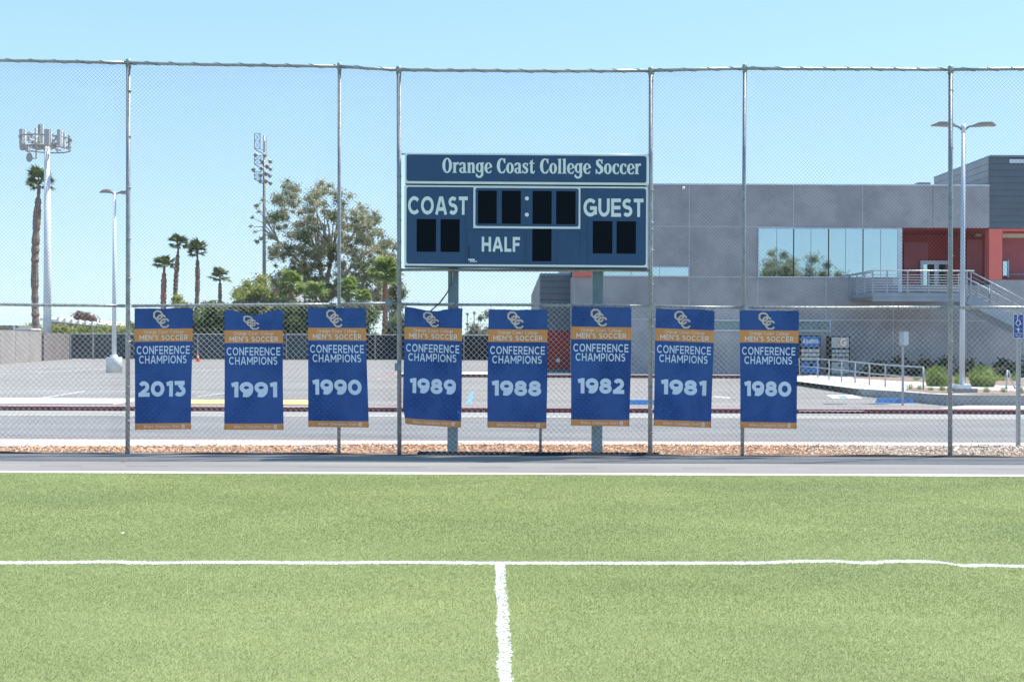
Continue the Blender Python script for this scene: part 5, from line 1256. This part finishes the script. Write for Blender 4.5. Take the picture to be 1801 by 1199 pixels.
for px, py in ((455, 372), (441, 398), (448, 408), (452, 425), (462, 352), (444, 383), (452, 362), (460, 420)):
    tv = P(px, py, D); mb.tube([P(535, 470, D), P(490, 425, D), P((px + 480) / 2, (py + 400) / 2, D), tv], [.14, .09, .06, .03], 5)
mb.build('trunk', M['eucbark'], gt, True)

shrub('evergreen_tree', 'yellow green bushy tree in front of the red roof', 'tree', [(403, 540), (408, 508), (424, 490), (444, 484), (468, 480), (476, 505), (500, 522), (520, 526), (530, 560), (530, 600), (403, 600)], 104, 120, (.35, .85), 30000, .17, 'leafy', 2)
shrub('hedge_tree', 'dense green tree between the 2013 and 1991 banners', 'tree', [(322, 600), (322, 552), (338, 538), (370, 530), (400, 528), (412, 545), (412, 600)], 103, 55, (.5, 1.0), 12000, .20, 'leafg', 1.5)
shrub('hedge_tree', 'dark dense tree between the 1991 and 1990 banners', 'tree', [(470, 600), (470, 545), (500, 528), (560, 522), (600, 536), (600, 600)], 102, 70, (.4, 1.0), 18000, .19, 'leafg', 1.5)
shrub('hedge_tree', 'green tree just left of the brown trunked fan palm', 'tree', [(590, 600), (592, 545), (620, 525), (655, 535), (668, 560), (672, 600)], 106, 40, (.5, .9), 8000, .20, 'leafg', 1.5)
shrub('hedge_tree', 'dark green tree right of the brown trunked fan palm', 'tree', [(680, 600), (680, 560), (700, 545), (722, 560), (725, 600)], 104, 24, (.5, .9), 5000, .20, 'leafg', 1.5)
shrub('olive_tree', 'sparse olive tree top right of the fan palm', 'tree', [(684, 560), (684, 500), (694, 468), (706, 480), (716, 510), (714, 540), (705, 560)], 116, 20, (.4, .8), 3600, .19, 'leafe', 1.5)
shrub('pale_tree', 'pale silvery green tree between the 1989 and 1988 banners', 'tree', [(815, 600), (822, 565), (835, 548), (850, 542), (880, 545), (930, 570), (940, 600)], 106, 34, (.4, .9), 6500, .19, 'leafs', 1.5)
shrub('small_tree', 'small green treetop at the foot of the second palm', 'tree', [(296, 548), (302, 522), (312, 512), (322, 520), (334, 530), (340, 548)], 108, 14, (.35, .6), 2600, .18, 'leafy', 1)
shrub('small_tree', 'faint grey green treetop between the leaning and rightmost palms', 'tree', [(348, 545), (352, 534), (366, 525), (380, 530), (388, 545)], 112, 12, (.3, .55), 2000, .17, 'leafg', 1)
shrub('garden_hedge', 'green hedge behind the block wall and mast', 'hedge', [(20, 600), (22, 572), (60, 566), (110, 570), (160, 572), (200, 566), (226, 572), (240, 600)], 112, 90, (.5, 1.0), 15000, .20, 'leafy', 1.5, twigs=10)
shrub('trailing_bush', 'bush spilling yellow green leaves over the shaded wall', 'bush', [(88, 612), (90, 585), (100, 578), (112, 582), (124, 590), (112, 600), (106, 612)], 96.6, 9, (.2, .4), 1300, .13, 'leafy', .3)
shrub('brown_tree', 'rusty brown tree on top of the pale stand roof', 'tree', [(118, 566), (124, 552), (140, 546), (158, 550), (172, 562), (172, 568)], 155, 22, (.5, .9), 3200, .25, 'leafb', 1)
shrub('skyline_tree', 'low tree on the skyline right of the light pole', 'tree', [(205, 600), (208, 575), (222, 566), (240, 560), (250, 600)], 116, 14, (.5, .8), 2600, .2, 'leafg', 1)
# dark hedge and planting in front of the building
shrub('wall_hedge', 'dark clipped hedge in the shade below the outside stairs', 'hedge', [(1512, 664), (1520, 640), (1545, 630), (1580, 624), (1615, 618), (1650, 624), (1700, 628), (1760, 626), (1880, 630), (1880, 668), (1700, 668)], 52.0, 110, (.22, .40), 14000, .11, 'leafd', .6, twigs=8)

def straps(name, label, px, py, rpx, hpx, n, m='grassclump', cat='plant', group=None, flop=1.0):
    g = G(px, py, .2); D = g.y; g.z = bedz(D); k = D / F; R = rpx * k; Hh = hpx * k; V = []
    for _ in range(n):
        th = rnd.uniform(0, 2 * math.pi); r0 = R * .62 * math.sqrt(rnd.random()); b = Vector((g.x + r0 * math.cos(th), D + r0 * math.sin(th), g.z)); out = R * (.08 + .55 * r0 / R) * rnd.uniform(.6, 1.3) * flop
        th2 = th + rnd.uniform(-.6, .6); dv = Vector((math.cos(th2), math.sin(th2), 0)); h = Hh * rnd.uniform(.55, 1.08) * math.sqrt(max(.05, 1 - (r0 / (R * .72)) ** 2)); w = Vector((-dv.y, dv.x, 0)) * R * .018
        pts = [b, b + dv * out * .25 + Vector((0, 0, h * .55)), b + dv * out * .6 + Vector((0, 0, h * .92)), b + dv * out * 1.05 + Vector((0, 0, h * .78))]
        ws = (1, 1.1, .8, .1)
        for i in range(3): V += [pts[i] - w * ws[i], pts[i] + w * ws[i], pts[i+1] + w * ws[i+1], pts[i+1] - w * ws[i+1]]
    o = np_mesh(name, np.array([tuple(v) for v in V]), 4, M[m]); return tag(o, label, cat, group)
straps('strappy_clump', 'large round strappy clump left of the right light pole', 1649, 679, 29, 40, 620, group='round strappy clumps')
straps('strappy_clump', 'large round strappy clump right of the right light pole', 1728, 680, 31, 41, 620, group='round strappy clumps')
straps('strappy_clump', 'smaller clump partly behind the right light pole', 1687, 676, 16, 24, 220, group='round strappy clumps')
for i, (px, py, r, h, lb) in enumerate([(1600, 686, 9, 12, 'light green tuft at the left end of the planter bed'), (1617, 687, 7, 11, 'light green tuft beside the last handrail post'), (1636, 689, 8, 10, 'low tuft below the left strappy clump'), (1657, 690, 9, 15, 'tallest tuft below the left strappy clump'),
    (1712, 692, 7, 9, 'small tuft just right of the light pole pedestal'), (1735, 693, 9, 13, 'light tuft below the right strappy clump'), (1765, 693, 9, 13, 'light tuft between the right clump and the edge sign'), (1796, 695, 9, 15, 'tuft behind the accessible sign post'), (1573, 661, 8, 7, 'small tuft at the foot of the dark hedge'),
    (1759, 668, 14, 14, 'light tuft in front of the dark hedge at right'), (1784, 668, 12, 18, 'bright tuft behind the accessible sign near the hedge'), (1612, 667, 9, 10, 'small tuft left of the big strappy clump')]):
    straps('grass_tuft', lb, px, py, r, h, 90, group='light green tufts in the planter', flop=1.3)
# bike rack loop near the right edge
g = G(1770, 685, .2); g.z = bedz(g.y)
tag(MB().tube([g, P(1771, 650, g.y), P(1774, 652, g.y), P(1778, 668, g.y), Vector((g.x + .35, g.y + .1, g.z))], .03, 8).build('bike_rack', M['steel'], smooth=True), 'thin bent metal rack on the walkway at the right edge', 'rack')

# palms
def fan_mesh(name, L, nl, m):
    mb = MB(); mb.tube([(0, 0, 0), (L * .42, 0, .02 * L)], [.03 * L, .018 * L], 4)
    for i in range(nl):
        a = math.radians(-85 + 170 * i / (nl - 1)); ll = L * .60 * (1 - .25 * abs(a) / 1.5) * rnd.uniform(.85, 1.1); c, s = math.cos(a), math.sin(a); w = L * .055
        o = Vector((L * .42, 0, .02 * L)); t = Vector((c, s, 0)); n_ = Vector((-s, c, 0)) * w
        m1 = o + t * ll * .6 + Vector((0, 0, -.02 * L)); e = o + t * ll + Vector((0, 0, -rnd.uniform(.10, .26) * L))
        mb.add([o, m1 - n_, e, m1 + n_], [(0, 1, 2, 3)])
    me = bpy.data.meshes.new(name); me.from_pydata(mb.v, [], mb.f); me.materials.append(M[m]); return me
def palm(label, bpx, tpx, tpy, D, r0, Rpx, nf, m='frond', trunkm='bark', group='tall fan palms on the skyline', bend=0, zmin=-22, skirt=True, top_thin=1):
    b = Vector((PX(bpx, D), D, -.05)); t = P(tpx, tpy, D)
    pt = thing('fan_palm', tuple(b), label, 'palm tree', group); n = 60; pts = []; rs = []; r0 *= 1.15
    for i in range(n + 1):
        q = i / n; p = b.lerp(t, q) + Vector((bend * math.sin(math.pi * q), 0, 0)); pts.append(p)
        rr_ = r0 * (1 + .17 * rnd.uniform(-1, 1))
        if q > .93 and top_thin: rr_ *= .45
        elif q > .86 and top_thin: rr_ *= .8
        rs.append(rr_)
    MB().tube(pts, rs, 9).build('trunk', M[trunkm], pt)
    R = Rpx * D / F; me = fan_mesh('frond', R, 19, m)
    for i in range(nf):
        o = bpy.data.objects.new('frond', me); COL.objects.link(o); o.parent = pt; ORG[o.name] = b
        o.location = t - b + Vector((rnd.uniform(-.1, .1), rnd.uniform(-.1, .1), rnd.uniform(-.25, .25)))
        el = math.radians(zmin + (82 - zmin) * ((i + .5) / nf) ** .8); az = i * 2.39996 + rnd.uniform(-.3, .3); s = rnd.uniform(.72, 1.1)
        o.rotation_euler = (rnd.uniform(-.3, .3), -el, az); o.scale = (s, s, s)
    return pt
palm('tall fan palm partly hidden behind the white mast', 66, 69, 326, 106, .30, 34, 17, bend=-.35)
palm('leftmost of the four small skyline palms', 287, 289, 468, 118, .26, 26, 16, trunkm='barkred', bend=-.05)
palm('tallest of the four small skyline palms', 310, 314, 433, 122, .23, 26, 16, bend=-.25)
palm('small skyline palm with a leaning curved trunk', 334, 347, 444, 120, .22, 26, 16, bend=.35)
palm('shortest and rightmost of the four skyline palms', 387, 387, 488, 122, .19, 24, 15)
palm('fan palm with a thick brown trunk beside the scoreboard fence post', 674, 677, 482, 103, .24, 36, 34, 'frondlt', 'barkred', 'fan palms in front of the gum tree', .12, -35)
for px, py, r, lb in ((512, 506, 36, 'low bright fan palm above the red roof'), (556, 518, 28, 'low fan palm left of the thin fence post'), (612, 516, 32, 'low fan palm right of the thin fence post'), (640, 526, 22, 'smallest low fan palm left of the brown trunk')):
    palm(lb, px, px, py, 101 + (px % 5), .2, r, 20, 'frondlt', 'bark', 'fan palms in front of the gum tree', 0, -30)

# trees across the field behind the photographer, seen only as reflections in the big window
def behind(x, y, ztop, r, label):
    t = thing('field_tree', (x, y, 0), label, 'tree', 'trees reflected in the upstairs window'); cl = []
    for _ in range(34):
        a, b = rnd.uniform(0, 6.28), rnd.uniform(0, 1) ** .5; cl.append((x + r * b * math.cos(a), y + r * b * math.sin(a), rnd.uniform(ztop * .35, ztop * (1 - .25 * b)), rnd.uniform(.7, 1.3)))
    leaves('crown', M['leafe'], cl, 16000, .18, t, soft=True); MB().tube([(x, y, -.1), (x, y, ztop * .7)], [.3, .15], 8).build('trunk', M['bark'], t, True)
behind(33.9, -28, 14.6, 3.0, 'left leafy tree mirrored in the wide upstairs window')
behind(36.6, -30, 13.4, 1.8, 'narrow middle tree mirrored in the wide upstairs window')
behind(40.0, -29, 13.9, 2.8, 'right leafy tree mirrored in the wide upstairs window')
behind(46.5, -34, 10.6, 1.5, 'small far tree mirrored near the balcony')
# low tree line closing the view behind the photographer and beside the lot
